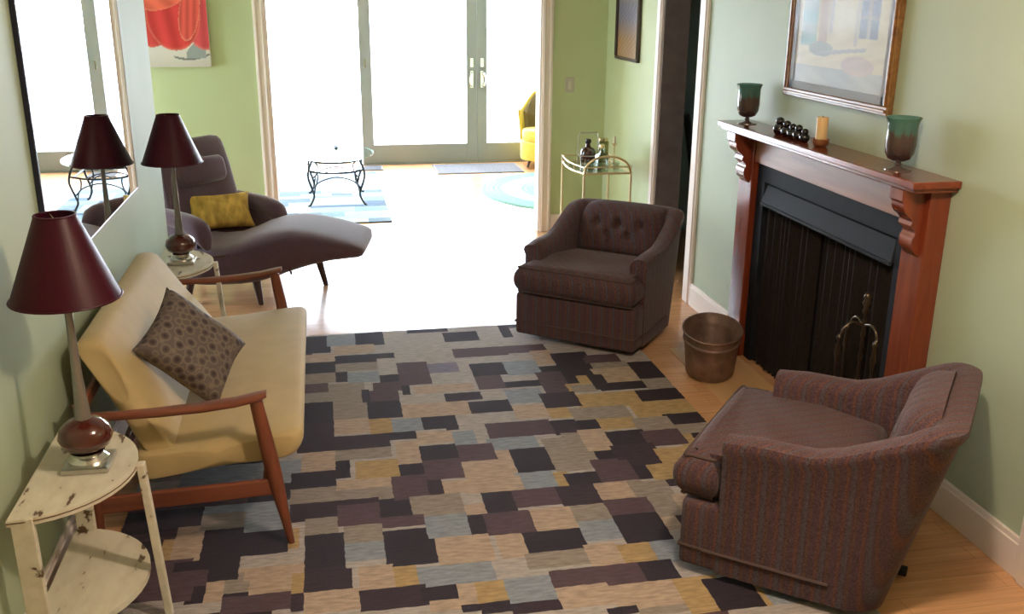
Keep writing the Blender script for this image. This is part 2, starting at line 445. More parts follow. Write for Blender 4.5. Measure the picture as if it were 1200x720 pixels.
def sash(name, lo, hi, axis, at):
    """plain sash window with a meeting rail, in a wall lying along x or y"""
    def B(bm, a0, a1, d, z0, z1):
        if axis == 'x': box(bm, a0, a1, at - d, at + d, z0, z1, .002)
        else: box(bm, at - d, at + d, a0, a1, z0, z1, .002)
    (a0, z0), (a1, z1) = lo, hi
    bm = BM(); B(bm, a0, a0 + .05, .03, z0, z1); B(bm, a1 - .05, a1, .03, z0, z1); B(bm, a0 + .05, a1 - .05, .03, z0, z0 + .05); B(bm, a0 + .05, a1 - .05, .03, z1 - .05, z1); B(bm, a0 + .05, a1 - .05, .025, (z0 + z1) / 2 - .02, (z0 + z1) / 2 + .02)
    d = struct(name, bm, white_trim)
    bm = BM(); B(bm, a0 + .05, a1 - .05, .003, z0 + .05, z1 - .05); obj('glass_pane', bm, pane, d)
sash('alcove_fill_window', (AWY0, AWZ0), (AWY1, AWZ1), 'y', -3.65)  # unseen window, added to brighten the alcove and far wall

# light ground outside
bm = BM(); box(bm, -30, 30, -30, 60, -.25, -.12); struct('ground', bm, mat('pale_patio', (.75, .75, .72), .9, noise=.08, scale=2))

# ---------------------------------------------------------------- area rug with block pattern
PIG = {'D': (.022, .012, .023), 'd': (.036, .018, .029), 'M': (.088, .049, .064), 'P': (.21, .18, .25), 'T': (.48, .355, .275), 'G': (.45, .305, .145), 'B': (.28, .31, .37), 'O': (.31, .26, .225), 'L': (.45, .40, .39)}
cam_f = 1137.0
cY = Vector((-230, -370, cam_f)).normalized(); cD = Vector((-28, 3514, cam_f)); cD = (cD - cY * cD.dot(cY)).normalized()
cZ = -cD; cX = cY.cross(cZ)
CAM = Vector((0, 0, 1.9))
def floor_pt(px, py):
    d = Vector((px - 600, py - 360, cam_f)); w = Vector((cX.dot(d), cY.dot(d), cZ.dot(d)))
    t = -CAM.z / w.z
    return CAM + w * t
# blocks read off the photograph: tile origin, tile scale, then colour and left, top, right, bottom
BLOCKS = [
 ((150, 600), 4.8, "D 0 0 430 130;T 260 95 410 275;O 430 20 660 110;D 430 120 660 330;B 660 0 900 120;D 660 120 910 255;L 640 260 980 330;T 640 330 980 395;T 680 395 990 490;D 990 145 1200 465;M 960 0 1200 60;L 960 60 1200 140;D 240 280 640 410;M 240 360 430 520;D 360 430 440 520;T 440 415 540 520;M 540 480 980 576;L 300 525 525 590;T 990 470 1200 576"),  # blue block under the sofa front is shade painted into the rug
 ((340, 380), 5.4545, "D 40 95 255 205;B 230 85 425 150;D 425 58 600 148;D 740 45 1020 70;T 275 150 530 205;T 40 210 280 258;D 285 205 670 238;D 285 238 550 260;D 40 262 285 328;O 285 262 550 315;L 560 240 690 330;M 685 253 880 312;P 885 262 1080 325;O 40 330 285 395;D 285 318 372 390;B 372 318 560 390;M 40 400 245 458;O 250 390 480 620;D 565 338 700 382;M 700 312 900 402;M 520 382 715 440;D 720 402 778 462;T 780 400 1190 455;D 465 435 520 515;M 520 435 700 515;O 40 460 260 515;D 500 512 715 615;D 80 515 265 720;T 720 515 1150 600;D 1140 512 1200 580;D 855 603 1080 690;T 280 625 640 710;B 640 620 860 700"),
 ((520, 380), 5.4545, "D 0 65 220 120;D 350 20 430 95;M 65 165 415 220;M 400 148 660 195;L 660 150 810 195;D 165 265 395 342;B 380 250 610 340;M 200 342 385 435;D 380 375 610 418;B 390 422 630 525;T 570 180 720 275;D 700 195 930 270;M 900 205 1120 260;D 740 250 960 330;D 610 275 850 312;M 605 312 800 450;D 780 312 860 395;G 860 345 950 395;G 800 395 980 447;D 900 270 1050 440;T 945 260 1200 332;T 1020 332 1200 382;D 1000 385 1200 440;d 0 450 235 507;D 155 498 445 582;d 620 450 870 545;G 840 450 1200 545;G 680 550 820 622;O 820 545 1080 625;G 1080 545 1200 622;T 450 530 680 620;M 270 660 700 720;D 690 630 870 720;D 860 628 990 682;G 985 622 1200 690;D 0 603 95 692"),
 ((660, 400), 5.4545, "D 0 90 180 232;M 140 118 350 155;O 180 150 430 185;T 190 185 440 228;T 255 215 510 272;D 430 140 650 252;D 165 225 285 330;D 285 270 525 328;O 520 250 700 318;D 480 318 780 402;G 85 237 165 288;O 40 288 210 342;G 90 340 490 432;O 60 430 430 512;G 440 395 850 495;d 0 335 95 432;D 655 473 905 545;G 225 505 470 582;O 440 500 700 580;O 720 540 965 602;D 0 520 220 600;T 120 575 320 712;D 280 588 540 690;M 500 590 770 682;G 730 600 870 700;D 830 602 980 672;O 0 600 150 720"),
 ((340, 480), 5.4545, "D 60 0 270 105;d 60 105 275 290;d 85 180 655 288;D 640 160 800 214;T 280 80 500 175;G 500 78 640 172;B 640 75 860 155;D 860 58 1075 143;T 810 153 1040 237;B 1050 150 1200 240;T 60 295 290 412;O 290 263 660 337;T 665 215 835 362;D 828 237 1080 337;M 1080 237 1200 350;D 293 340 400 455;G 405 335 685 452;D 0 415 295 522;D 690 365 850 435;M 850 335 1120 467;T 305 460 650 520;O 305 520 660 605;M 645 435 885 572;d 890 465 965 557;T 965 470 1200 557;O 0 525 305 628;d 0 610 580 715;D 585 583 780 705;O 780 560 1110 692;T 1110 625 1200 700;M 650 570 770 590"),
 ((540, 480), 5.4545, "M 165 93 590 192;d 580 90 760 172;D 750 83 880 132;D 300 260 600 415;O 560 190 850 412;B 180 190 480 272;T 220 278 320 342;T 780 135 970 277;G 880 70 1110 147;D 930 148 1180 237;D 850 273 1000 337;d 1000 237 1200 372;M 0 240 220 352;T 20 342 350 455;B 370 415 600 532;G 590 410 690 507;T 0 450 390 552;D 670 415 890 505;M 870 335 1100 490;D 1080 370 1200 467;D 145 550 350 685;M 345 525 670 642;d 640 505 900 642;T 850 485 1070 592;O 1070 470 1200 582;M 920 580 1190 682;T 470 650 720 720;O 710 628 950 720;T 20 620 175 695"),
 ((660, 500), 6.0, "D 310 38 600 150;M 560 40 860 157;D 215 180 390 252;d 370 140 690 292;G 650 155 905 272;D 470 290 650 397;G 610 280 850 392;M 240 250 500 402;D 20 340 270 432;d 720 383 800 442;T 220 410 480 532;O 480 398 760 512;O 590 470 800 652;M 300 520 620 642;D 360 632 690 722;T 670 653 800 722;d 0 430 260 582;B 100 670 370 722;O 50 568 320 680"),
 ((340, 590), 5.0, "d 20 25 290 105;M 290 15 540 142;D 535 0 715 92;M 545 92 800 162;O 80 105 295 192;D 78 200 315 392;d 80 390 380 532;O 300 140 550 242;B 310 235 600 345;L 320 345 605 390;D 555 160 855 377;D 1030 83 1160 202;M 1160 80 1200 195;B 805 85 1040 217;T 855 212 1200 372;T 390 390 610 522;G 610 385 765 502;B 765 370 1200 492;d 395 513 800 648;D 785 498 975 587;T 80 535 400 648;T 970 480 1200 612;T 810 590 1000 650;D 1010 613 1200 650;G 0 430 75 547;d 0 550 75 650;T 1015 25 1160 87"),
 ((560, 590), 3.75, "M 40 50 260 152;T 250 35 420 137;O 420 20 580 87;B 440 87 630 172;M 560 0 770 60;D 620 60 840 187;D 200 128 475 238;T 85 150 210 255;O 200 222 490 292;T 490 187 640 292;G 640 185 790 290;B 780 175 900 272;M 320 292 590 402;M 570 280 720 385;D 710 265 870 355;T 815 75 900 132;B 120 330 350 472;G 0 350 125 458;T 350 375 600 472;T 600 365 900 468;G 890 330 1085 488;D 1020 335 1240 488;d 150 450 370 500;D 0 455 140 500;D 560 472 700 500;O 720 470 930 500"),
]
RX0, RX1, RY0, RY1 = -.80, 1.675, 1.75, 5.40
CELL = .02
nx = round((RX1 - RX0) / CELL); ny = round((RY1 - RY0) / CELL)
rng = random.Random(3)
cells = [['L'] * nx for _ in range(ny)]
j = 0
while j < ny:                                   # rows of blocks where furniture hides the pattern
    h = rng.choice([5, 6, 7]); i = 0
    while i < nx:
        w = rng.choice([8, 10, 14, 18, 24]); k = rng.choice('DDdMTGBOLMD')
        xm = RX0 + (i + w / 2) * CELL; ym = RY0 + j * CELL
        vis = xm > -.22 and ym > 2.38 and not (ym < 3.2 and xm > 1.15) and not (ym > 4.95 and xm > 1.1)
        for jj in range(j, min(ny, j + h)):
            for ii in range(i, min(nx, i + w)): cells[jj][ii] = 'L' if vis else k
        i += w
    j += h
for (ox, oy), s, txt in BLOCKS:
    for e in txt.split(';'):
        k, l, t, r, b = e.split(); l, t, r, b = (float(v) for v in (l, t, r, b))
        ym = oy + (t + b) / 2 / s; xm = ox + (l + r) / 2 / s
        x0 = floor_pt(ox + l / s, ym).x; x1 = floor_pt(ox + r / s, ym).x
        y0 = floor_pt(xm, oy + b / s).y; y1 = floor_pt(xm, oy + t / s).y
        for jj in range(max(0, round((y0 - RY0) / CELL)), min(ny, round((y1 - RY0) / CELL))):
            for ii in range(max(0, round((x0 - RX0) / CELL)), min(nx, round((x1 - RX0) / CELL))): cells[jj][ii] = k
def rug_mesh(name, cells, x0, y0, cs, th, m, label, cat, tone=1.0):
    bm = BM(); lay = bm.loops.layers.color.new('pigment')
    NY, NX = len(cells), len(cells[0])
    rr = random.Random(5)
    V = {}
    for a in range(NY + 1):
        for b in range(NX + 1):
            V[a, b] = bm.verts.new((x0 + b * cs + rr.uniform(-1, 1) * .0022, y0 + a * cs + rr.uniform(-1, 1) * .0022, th))
    for a in range(NY):
        for b in range(NX):
            f = bm.faces.new((V[a, b], V[a, b + 1], V[a + 1, b + 1], V[a + 1, b]))
            c = PIG[cells[a][b]] if isinstance(cells[a][b], str) else cells[a][b]
            for l in f.loops: l[lay] = (lin2s(c[0] * tone), lin2s(c[1] * tone), lin2s(c[2] * tone), 1)
    # edge down to the floor
    ring = [V[0, b] for b in range(NX + 1)] + [V[a, NX] for a in range(1, NY + 1)] + [V[NY, b] for b in range(NX - 1, -1, -1)] + [V[a, 0] for a in range(NY - 1, 0, -1)]
    low = [bm.verts.new((v.co.x, v.co.y, .001)) for v in ring]
    for i in range(len(ring)):
        k = (i + 1) % len(ring); f = bm.faces.new((ring[i], low[i], low[k], ring[k]))
        for l in f.loops: l[lay] = (.2, .16, .16, 1)
    o = obj(name, bm, m, None, loc=(x0, y0, 0))
    return tag(o, label, cat)
wool = vcol_mat('wool_pile', .95, bump=.8, scale=260, noise=.24)
rug_mesh('area_rug', cells, RX0, RY0, CELL, .012, wool, 'large wool rug with plum, tan and grey block pattern between the sofa and armchairs', 'rug')

# sunroom rug
rng = random.Random(11)
SX0, SX1, SY0, SY1 = -1.25, .55, 8.28, 10.8
nx2, ny2 = round((SX1 - SX0) / .05), round((SY1 - SY0) / .05)
cl = [[(.3, .4, .42)] * nx2 for _ in range(ny2)]; j = 0
while j < ny2:
    h = rng.choice([2, 3, 4]); i = 0
    while i < nx2:
        w = rng.choice([4, 6, 8]); k = rng.choice([(.10, .15, .24), (.18, .25, .33), (.36, .48, .52), (.42, .53, .55), (.25, .35, .42), (.50, .56, .54)])
        for jj in range(j, min(ny2, j + h)):
            for ii in range(i, min(nx2, i + w)): cl[jj][ii] = k
        i += w
    j += h
rug_mesh('sunroom_rug', cl, SX0, SY0, .05, .01, wool, 'pale blue block patterned rug under the glass coffee table', 'rug')
# braided oval rug
bm = BM(); lay = bm.loops.layers.color.new('pigment')
prev = None; rings = []
for k in range(0, 41):
    r = k / 40; rings.append([bm.verts.new((2.5 + max(r, .002) * .98 * math.cos(2 * PI * i / 72), 9.42 + max(r, .002) * 1.05 * math.sin(2 * PI * i / 72), .012 + (.004 if k % 2 else 0) - (.012 if k == 40 else 0))) for i in range(72)])
for k in range(40):
    c = [(.20, .38, .34), (.25, .43, .39), (.38, .52, .48)][0 if k > 30 else (2 if 22 < k <= 30 or k < 8 else 1)]
    for i in range(72):
        f = bm.faces.new((rings[k][i], rings[k][(i + 1) % 72], rings[k + 1][(i + 1) % 72], rings[k + 1][i]))
        for l in f.loops: l[lay] = (lin2s(c[0]), lin2s(c[1]), lin2s(c[2]), 1)
tag(obj('braided_rug', bm, wool, None, loc=(2.5, 9.42, 0)), 'oval braided teal rug on the sunroom floor beside the yellow chair', 'rug')
# door mats
def door_mat_(x0, x1, y0, y1, label):
    bm = BM(); box(bm, x0, x1, y0, y1, 0, .012, .004)
    for k in range(10):
        yy = y0 + (k + .5) * (y1 - y0) / 10; box(bm, x0 + .02, x1 - .02, yy - (y1 - y0) / 40, yy + (y1 - y0) / 40, .011, .015)
    tag(obj('door_mat', bm, mat('grey_mat_fibre', (.16, .16, .18), .95, noise=.3, scale=90), None, loc=((x0 + x1) / 2, (y0 + y1) / 2, 0)), label, 'door mat', 'door mats along the glass doors')
door_mat_(1.21, 2.18, 10.52, 11.1, 'wide grey ribbed door mat at the foot of the handled glass doors')
door_mat_(.34, .645, 10.87, 11.13, 'narrow grey mat at the left glass door post, behind the coffee table')
# ---------------------------------------------------------------- striped tub armchairs
fab_a = stripe_fabric('striped_tweed', .86)
fab_dark = mat('brown_welt_fabric', (.075, .045, .042), .9)
def chair_shell():
    """barrel wall: arms sweeping up into a raked back. local: front at y=0, back at +y"""
    plan = []
    X = .365; yb = .66; r = .115; yf = .13
    for k in range(9): y = yf + (yb - r - yf) * k / 8; plan.append((Vector((-X, y)), Vector((-1, 0))))
    for k in range(1, 8):
        a = PI - (PI / 2) * k / 8; n = Vector((math.cos(a), math.sin(a))); plan.append((Vector((-X + r, yb - r)) + n * r, n))
    for k in range(11): x = (-X + r) + 2 * (X - r) * k / 10; plan.append((Vector((x, yb)), Vector((0, 1))))
    for k in range(1, 8):
        a = PI / 2 - (PI / 2) * k / 8; n = Vector((math.cos(a), math.sin(a))); plan.append((Vector((X - r, yb - r)) + n * r, n))
    for k in range(9): y = yb - r + (yf - (yb - r)) * k / 8; plan.append((Vector((X, y)), Vector((1, 0))))
    rings = []
    for p, n in plan:
        w = sm(.28, .66, p.y)                         # how much this spot belongs to the back
        h = .535 + (.680 - .535) * sm(.37, .63, p.y) + .008 * w * (1 - (p.x / .36) ** 2)
        if p.y < .24: h -= .012 * (1 - sm(yf, .24, p.y))
        th = .095
        prof = [(0, .03), (0, .25), (0, h - .06), (.012, h - .03), (.004, h - .008), (-.02, h), (-th * .6, h + .002), (-th + .012, h - .012), (-th, h - .04), (-th, .40), (-th, .28), (-th, .03)]
        ring = []
        for o, z in prof:
            rk = (.165 * w) * max(0, z - .03) / .67
            q = p + n * o
            ring.append(Vector((q.x * (1 + .03 * max(0, z - .3) * (1 - w)), q.y + rk, z)))
        rings.append(ring)
    bm = BM(); loft(bm, rings, cap=True); return bm
def make_armchair(label, loc, rz, group):
    t = thing('tub_armchair', label, 'armchair', loc, rz, group)
    obj('shell', chair_shell(), fab_a, t, world=False, smooth=50)
    bm = BM(); box(bm, -.362, .362, .0, .145, .03, .275, .02, 3); box(bm, -.275, .275, .12, .58, .03, .275, .01)
    obj('front_panel', bm, fab_a, t, world=False, smooth=40)
    bm = BM(); box(bm, -.366, .366, -.004, .10, .098, .112, .006, 2)
    for s in (-1, 1): tube(bm, [(s * .366, .08, .105), (s * .368, .3, .105), (s * .368, .5, .105)], .006, 6)
    obj('welt', bm, fab_dark, t, world=False)
    # T-shaped seat cushion
    bm = BM()
    poly = [(-.345, -.04), (.345, -.04), (.366, -.015), (.365, .12), (.262, .125), (.262, .555), (-.262, .555), (-.262, .125), (-.365, .12), (-.366, -.015)]
    prism(bm, poly, .28, .437, .07, 6)
    r = bmesh.ops.subdivide_edges(bm, edges=[e for e in bm.edges if e.calc_length() > .1], cuts=5, use_grid_fill=True)
    for v in bm.verts:
        k = max(0, 1 - (v.co.x / .36) ** 2) * max(0, 1 - ((v.co.y - .22) / .33) ** 2)
        if v.co.z > .42: v.co.z += .018 * k
        v.co.z += -.012 * sm(.15, -.08, v.co.y) * 0 - .01 * (1 - sm(-.08, .02, v.co.y)) * (v.co.z > .40)
    obj('seat_cushion', bm, fab_a, t, world=False, smooth=60)
    bm = BM()
    o = [(-.365, -.08), (.365, -.08), (.37, .118)]
    for z in (.290, .428):
        tube(bm, [(-.334, .10, z), (-.332, .016, z), (-.315, -.008, z), (0, -.009, z), (.315, -.008, z), (.332, .016, z), (.334, .10, z)], .006, 6, 4)
    obj('piping', bm, fab_dark, t, world=False)
    # tufted inner back, leaning with the shell
    btn = [(-.14, .62), (0, .62), (.14, .62), (-.07, .40), (.07, .40)]
    N = 40; bm = BM(); F = []; B = []
    W_, H_ = .555, .305
    def fr(u, v, tk):
        z = .395 + v * H_; y = .665 + .165 * (z - .03) / .64 - .10 - tk
        k = 1 - .05 * v - .09 * max(0, 2 * v - 1) ** 4; z -= .03 * abs(2 * u - 1) ** 5 * max(0, 2 * v - 1)
        return Vector(((u - .5) * W_ * k, y, z))
    def thick(u, v):
        a = max(0, 1 - abs(2 * u - 1) ** 5) ** .45 * max(0, 1 - abs(2 * v - 1) ** 5) ** .45
        tk = .10 * a
        for bx, bv in btn:
            d = math.hypot((u - .5) * W_ - bx, (v - bv) * H_)
            tk -= .034 * math.exp(-(d / .030) ** 2) * a
        for bx, bv in btn:                            # soft pleats running up from each button
            if abs((u - .5) * W_ - bx) < .02 and v > bv: tk -= .007 * a * (1 - abs((u - .5) * W_ - bx) / .02)
        return tk
    for jj in range(N + 1):
        F.append([bm.verts.new(fr(i / N, jj / N, thick(i / N, jj / N))) for i in range(N + 1)])
        B.append([bm.verts.new(fr(i / N, jj / N, -.006)) for i in range(N + 1)])
    for jj in range(N):
        for i in range(N):
            bm.faces.new((F[jj][i], F[jj][i + 1], F[jj + 1][i + 1], F[jj + 1][i])); bm.faces.new((B[jj][i], B[jj + 1][i], B[jj + 1][i + 1], B[jj][i + 1]))
    for i in range(N):
        bm.faces.new((F[0][i], B[0][i], B[0][i + 1], F[0][i + 1])); bm.faces.new((F[N][i], F[N][i + 1], B[N][i + 1], B[N][i]))
        bm.faces.new((F[i][0], F[i + 1][0], B[i + 1][0], B[i][0])); bm.faces.new((F[i][N], B[i][N], B[i + 1][N], F[i + 1][N]))
    bc = obj('back_cushion', bm, fab_a, t, world=False, smooth=60)
    for bx, bv in btn:
        bm = BM(); p = fr(.5 + bx / W_, bv, thick(.5 + bx / W_, bv) + .004)
        bmesh.ops.create_uvsphere(bm, u_segments=12, v_segments=8, radius=.012)
        for v in bm.verts: v.co = Vector((v.co.x, v.co.y * .5, v.co.z)) + p
        obj('button', bm, fab_dark, bc, world=False, smooth=60)
    bm = BM()                                         # welt along the top edge of arms and back
    bm = BM(); lathe(bm, [(.0, .0), (.25, .0), (.25, .02), (.06, .03), (.06, .035), (0, .035)], (0, .34, 0), 24)
    for a, b, c, d in ((-.02, .02, .10, .70), (-.30, .30, .32, .36)): box(bm, a, b, c, d, 0, .022, .004)
    obj('swivel_base', bm, blackmetal, t, world=False)
    return t
ch1 = make_armchair('striped brown tufted tub armchair standing beside the metal pot near the doorway', (1.305, 4.93, .012), math.atan2(-.63, .78), 'matching striped armchairs')
ch2 = dup(ch1, (1.35, 3.02, .012), 0, 'striped brown tub armchair seen side-on, nearest, with its back by the right wall', group='matching striped armchairs')
ch2.rotation_euler = (0, 0, math.atan2(-.77, -.64))

# ---------------------------------------------------------------- sofa
cream = mat('mustard_cream_upholstery', (.50, .37, .18), .75, noise=.06, scale=9, bump=.08, sheen=.2)
sf = thing('two_seat_sofa', 'cream upholstered settee with reddish teak arms along the left wall', 'sofa', (-.5, 3.95, .012))
SA, SB = 3.15, 4.74
# seat: lofted across its depth so that the front edge is fuller and rounded
def slab(name, prof, y0, y1, r, parent, m, crown=.012, taper=0.0):
    """prof: closed outline in x,z swept along y with eased ends"""
    bm = BM(); rings = []
    ks = [0, .15, .4, .7, 1]
    ys = [(y0 + r * (1 - math.cos(k * PI / 2)), 1 - (1 - math.sin(k * PI / 2))) for k in ks]
    seq = [(y, s) for y, s in ys] + [(y0 + r + (y1 - y0 - 2 * r) * i / 10, 1) for i in range(1, 10)] + [(y1 - (y - y0), s) for y, s in ys[::-1]]
    cx = sum(p[0] for p in prof) / len(prof); cz = sum(p[1] for p in prof) / len(prof)
    for y, s in seq:
        f = r * (1 - s)
        ring = []
        for x, z in prof:
            v = Vector((x - cx, z - cz)); L_ = v.length
            v = v * max(.02, (L_ - f) / L_) if L_ > 0 else v
            u = (y - y0) / (y1 - y0)
            yy = y + taper * sm(.35, .80, z) * (1 - 2 * u) * (abs(1 - 2 * u) ** 2)
            ring.append(Vector((cx + v.x, yy, cz + v.y + (crown * 4 * u * (1 - u) if z > cz else 0))))
        rings.append(ring)
    loft(bm, rings); return obj(name, bm, m, parent, smooth=60)
def rounded(poly, r, n=5):
    """round the corners of a 2-D outline"""
    out = []; N = len(poly)
    for i in range(N):
        p0, p1, p2 = Vector(poly[i - 1]), Vector(poly[i]), Vector(poly[(i + 1) % N])
        rr = r[i] if isinstance(r, (list, tuple)) else r
        a = p1 + (p0 - p1).normalized() * rr; b = p1 + (p2 - p1).normalized() * rr
        for k in range(n + 1):
            t = k / n; out.append(tuple((1 - t) ** 2 * a + 2 * t * (1 - t) * p1 + t * t * b))
    return out
def dens(poly, n=3):
    out = []
    for i in range(len(poly)):
        a, b = Vector(poly[i]), Vector(poly[(i + 1) % len(poly)]); k = max(1, int((b - a).length / .06))
        out += [tuple(a + (b - a) * j / k) for j in range(k)]
    return out
slab('seat', dens(rounded([(-.70, .270), (-.14, .325), (-.112, .425), (-.70, .375)], [.04, .05, .05, .03])), SA + .05, SB - .05, .045, sf, cream, .012)
slab('backrest', dens(rounded([(-.64, .33), (-.545, .355), (-.79, .765), (-.885, .75)], [.03, .035, .045, .045])), SA + .08, SB - .08, .05, sf, cream, 0.0, .09)
def wbox(bm, a, b, w, h, **k): beam(bm, a, b, w, h, .008, **k)
for s, yy in ((0, SA), (1, SB)):
    bm = BM()                                          # shaped armrest: narrow at the back, wider and upturned in front
    pts = [(-.84, .555), (-.72, .552), (-.58, .555), (-.45, .562), (-.34, .573), (-.265, .588), (-.235, .597)]
    rings = []
    for i, (x, z) in enumerate(pts):
        w = .034 + .026 * sm(-.8, -.4, x); h = .026
        if i == len(pts) - 1: w *= .75; h *= .7
        rings.append([Vector((x, yy + w * .5 * math.copysign(abs(math.cos(a)) ** .6, math.cos(a)), z + h * .5 * math.copysign(abs(math.sin(a)) ** .6, math.sin(a)))) for a in [2 * PI * k / 14 for k in range(14)]])
    loft(bm, rings); obj('armrest', bm, teak, sf, smooth=50)
    bm = BM(); rings = []
    for k in range(9):                                 # tapered splayed front leg
        t = k / 8; z = .575 - .560 * t; x = -.272 + .085 * t; r = .017 + .011 * math.sin(PI * (t * .75 + .15)); r *= (1 - .38 * sm(.45, 1, t))
        rings.append([Vector((x + r * math.cos(a), yy + r * .9 * math.sin(a), z)) for a in [2 * PI * q / 12 for q in range(12)]])
    loft(bm, rings); obj('leg', bm, teak_leg, sf, smooth=50)
    bm = BM(); rings = []
    for k in range(9):                                 # raked back leg carrying the backrest
        t = k / 8; z = .60 - .588 * t; x = -.835 + .05 * t - .10 * t * t * .5; r = .024 - .008 * abs(t - .4)
        rings.append([Vector((x + r * math.cos(a), yy + r * .8 * math.sin(a), z)) for a in [2 * PI * q / 12 for q in range(12)]])
    loft(bm, rings); obj('leg', bm, teak_leg, sf, smooth=50)
    bm = BM(); beam(bm, (-.82, yy, .225), (-.225, yy, .245), .022, .062, .006); obj('side_rail', bm, teak, sf)
bm = BM(); beam(bm, (-.26, SA, .245), (-.26, SB, .245), .022, .055, .006); obj('front_rail', bm, teak, sf)
bm = BM(); beam(bm, (-.80, SA, .245), (-.80, SB, .245), .022, .055, .006); beam(bm, (-.845, SA, .56), (-.845, SB, .56), .02, .045, .006); obj('back_rail', bm, teak, sf)

def pillow(name, w, h, th, mtx, m, label, cat, loc):
    bm = BM(); N = 24; F = []; B = []
    for j in range(N + 1):
        fa, ba = [], []
        for i in range(N + 1):
            u, v = 2 * i / N - 1, 2 * j / N - 1
            px = u * w / 2 * (1 - .10 * (1 - v * v) * abs(u) ** 3); py = v * h / 2 * (1 - .10 * (1 - u * u) * abs(v) ** 3)
            t = th / 2 * (max(0, 1 - u ** 4) * max(0, 1 - v ** 4)) ** .5
            t *= 1 + .06 * math.sin(5 * u + 3 * v) * math.cos(4 * v - u)
            e = abs(u) == 1 or abs(v) == 1
            f = bm.verts.new(mtx @ Vector((px, py, t))); fa.append(f)
            ba.append(f if e else bm.verts.new(mtx @ Vector((px, py, -t))))
        F.append(fa); B.append(ba)
    for j in range(N):
        for i in range(N):
            bm.faces.new((F[j][i], F[j][i + 1], F[j + 1][i + 1], F[j + 1][i]))
            q = []
            for v in (B[j][i], B[j + 1][i], B[j + 1][i + 1], B[j][i + 1]):
                if v not in q: q.append(v)
            if len(q) > 2:
                try: bm.faces.new(q)
                except ValueError: pass
    o = obj(name, bm, m, None, smooth=80, loc=loc)
    return tag(o, label, cat)
def basis(c, xd, yd):
    x = Vector(xd).normalized(); y = Vector(yd); y = (y - x * y.dot(x)).normalized(); z = x.cross(y)
    return Matrix(((x.x, y.x, z.x, c[0]), (x.y, y.y, z.y, c[1]), (x.z, y.z, z.z, c[2]), (0, 0, 0, 1)))
pat = pattern_fabric('medallion_print', (.040, .024, .032), (.115, .09, .085), (.19, .15, .12), 26)
# leaning on the backrest, turned on one corner
pc = (-.535, 3.66, .600)
e1 = Vector((.72, .10, -.69)); e2 = Vector((.25, .90, .39))
pillow('throw_pillow', .385, .36, .13, basis(pc, e1, e2), pat, 'brown and grey patterned square throw pillow on the cream settee', 'pillow', pc)

# ---------------------------------------------------------------- demilune side tables
def chippy():
    m, nt, b = new_mat('chipped_white_paint'); L = nt.links.new
    tc = nt.nodes.new('ShaderNodeTexCoord'); mp = nt.nodes.new('ShaderNodeMapping'); mp.inputs['Scale'].default_value = (9, 3.5, 9); mp.inputs['Rotation'].default_value = (0, 0, .35)
    nz = nt.nodes.new('ShaderNodeTexNoise'); nz.inputs['Scale'].default_value = 2.2; nz.inputs['Detail'].default_value = 5
    cr = nt.nodes.new('ShaderNodeValToRGB'); e = cr.color_ramp.elements
    e[0].position = .352; e[0].color = (.12, .07, .04, 1); e[1].position = .385; e[1].color = (.66, .60, .49, 1)
    q = e.new(.6); q.color = (.76, .71, .60, 1)
    L(tc.outputs['Object'], mp.inputs['Vector']); L(mp.outputs[0], nz.inputs['Vector']); L(nz.outputs['Fac'], cr.inputs[0]); L(cr.outputs[0], b.inputs['Base Color'])
    b.inputs['Roughness'].default_value = .55
    return m
chip = chippy()
edge_brown = mat('worn_brown_edge', (.16, .10, .06), .7)
def demilune(label, yc, rot_tweak=0.0):
    x0 = WL + .055; D = .285; A = .30
    t = thing('demilune_side_table', label, 'side table', (x0, yc, 0), 0, 'half-round white side tables')
    def half(k, n=22): return [(x0 + D * k * math.cos(a), yc + A * k * math.sin(a)) for a in [-PI / 2 + PI * i / n for i in range(n + 1)]]
    bm = BM(); prism(bm, half(1.0), .528, .55, .003, 1); obj('tabletop', bm, chip, t)
    bm = BM(); prism(bm, half(.99), .155, .175, .003, 1); obj('shelf', bm, chip, t)
    bm = BM(); prism(bm, half(1.006), .5385, .5415, 0); obj('edge_line', bm, edge_brown, t)
    for (x, y, dx, dy, w, d) in ((x0 + .012, yc - A + .015, 0, .0, .022, .06), (x0 + .012, yc + A - .015, 0, 0, .022, .06)):
        bm = BM(); beam(bm, (x + .025, y, .548), (x + .03, y, .0), .058, .024, .003, up=(0, 1, 0)); obj('leg', bm, chip, t)
    bm = BM(); beam(bm, (x0 + D + .010, yc, .545), (x0 + D + .045, yc - .012, .0125), .036, .022, .003, up=(1, 0, 0), w2=.030); obj('leg', bm, chip, t)
    return t
demilune('half-round chipped white side table in the foreground, near end of the settee', 2.795)
demilune('half-round white side table at the far end of the settee, before the lounge chair', 5.12)

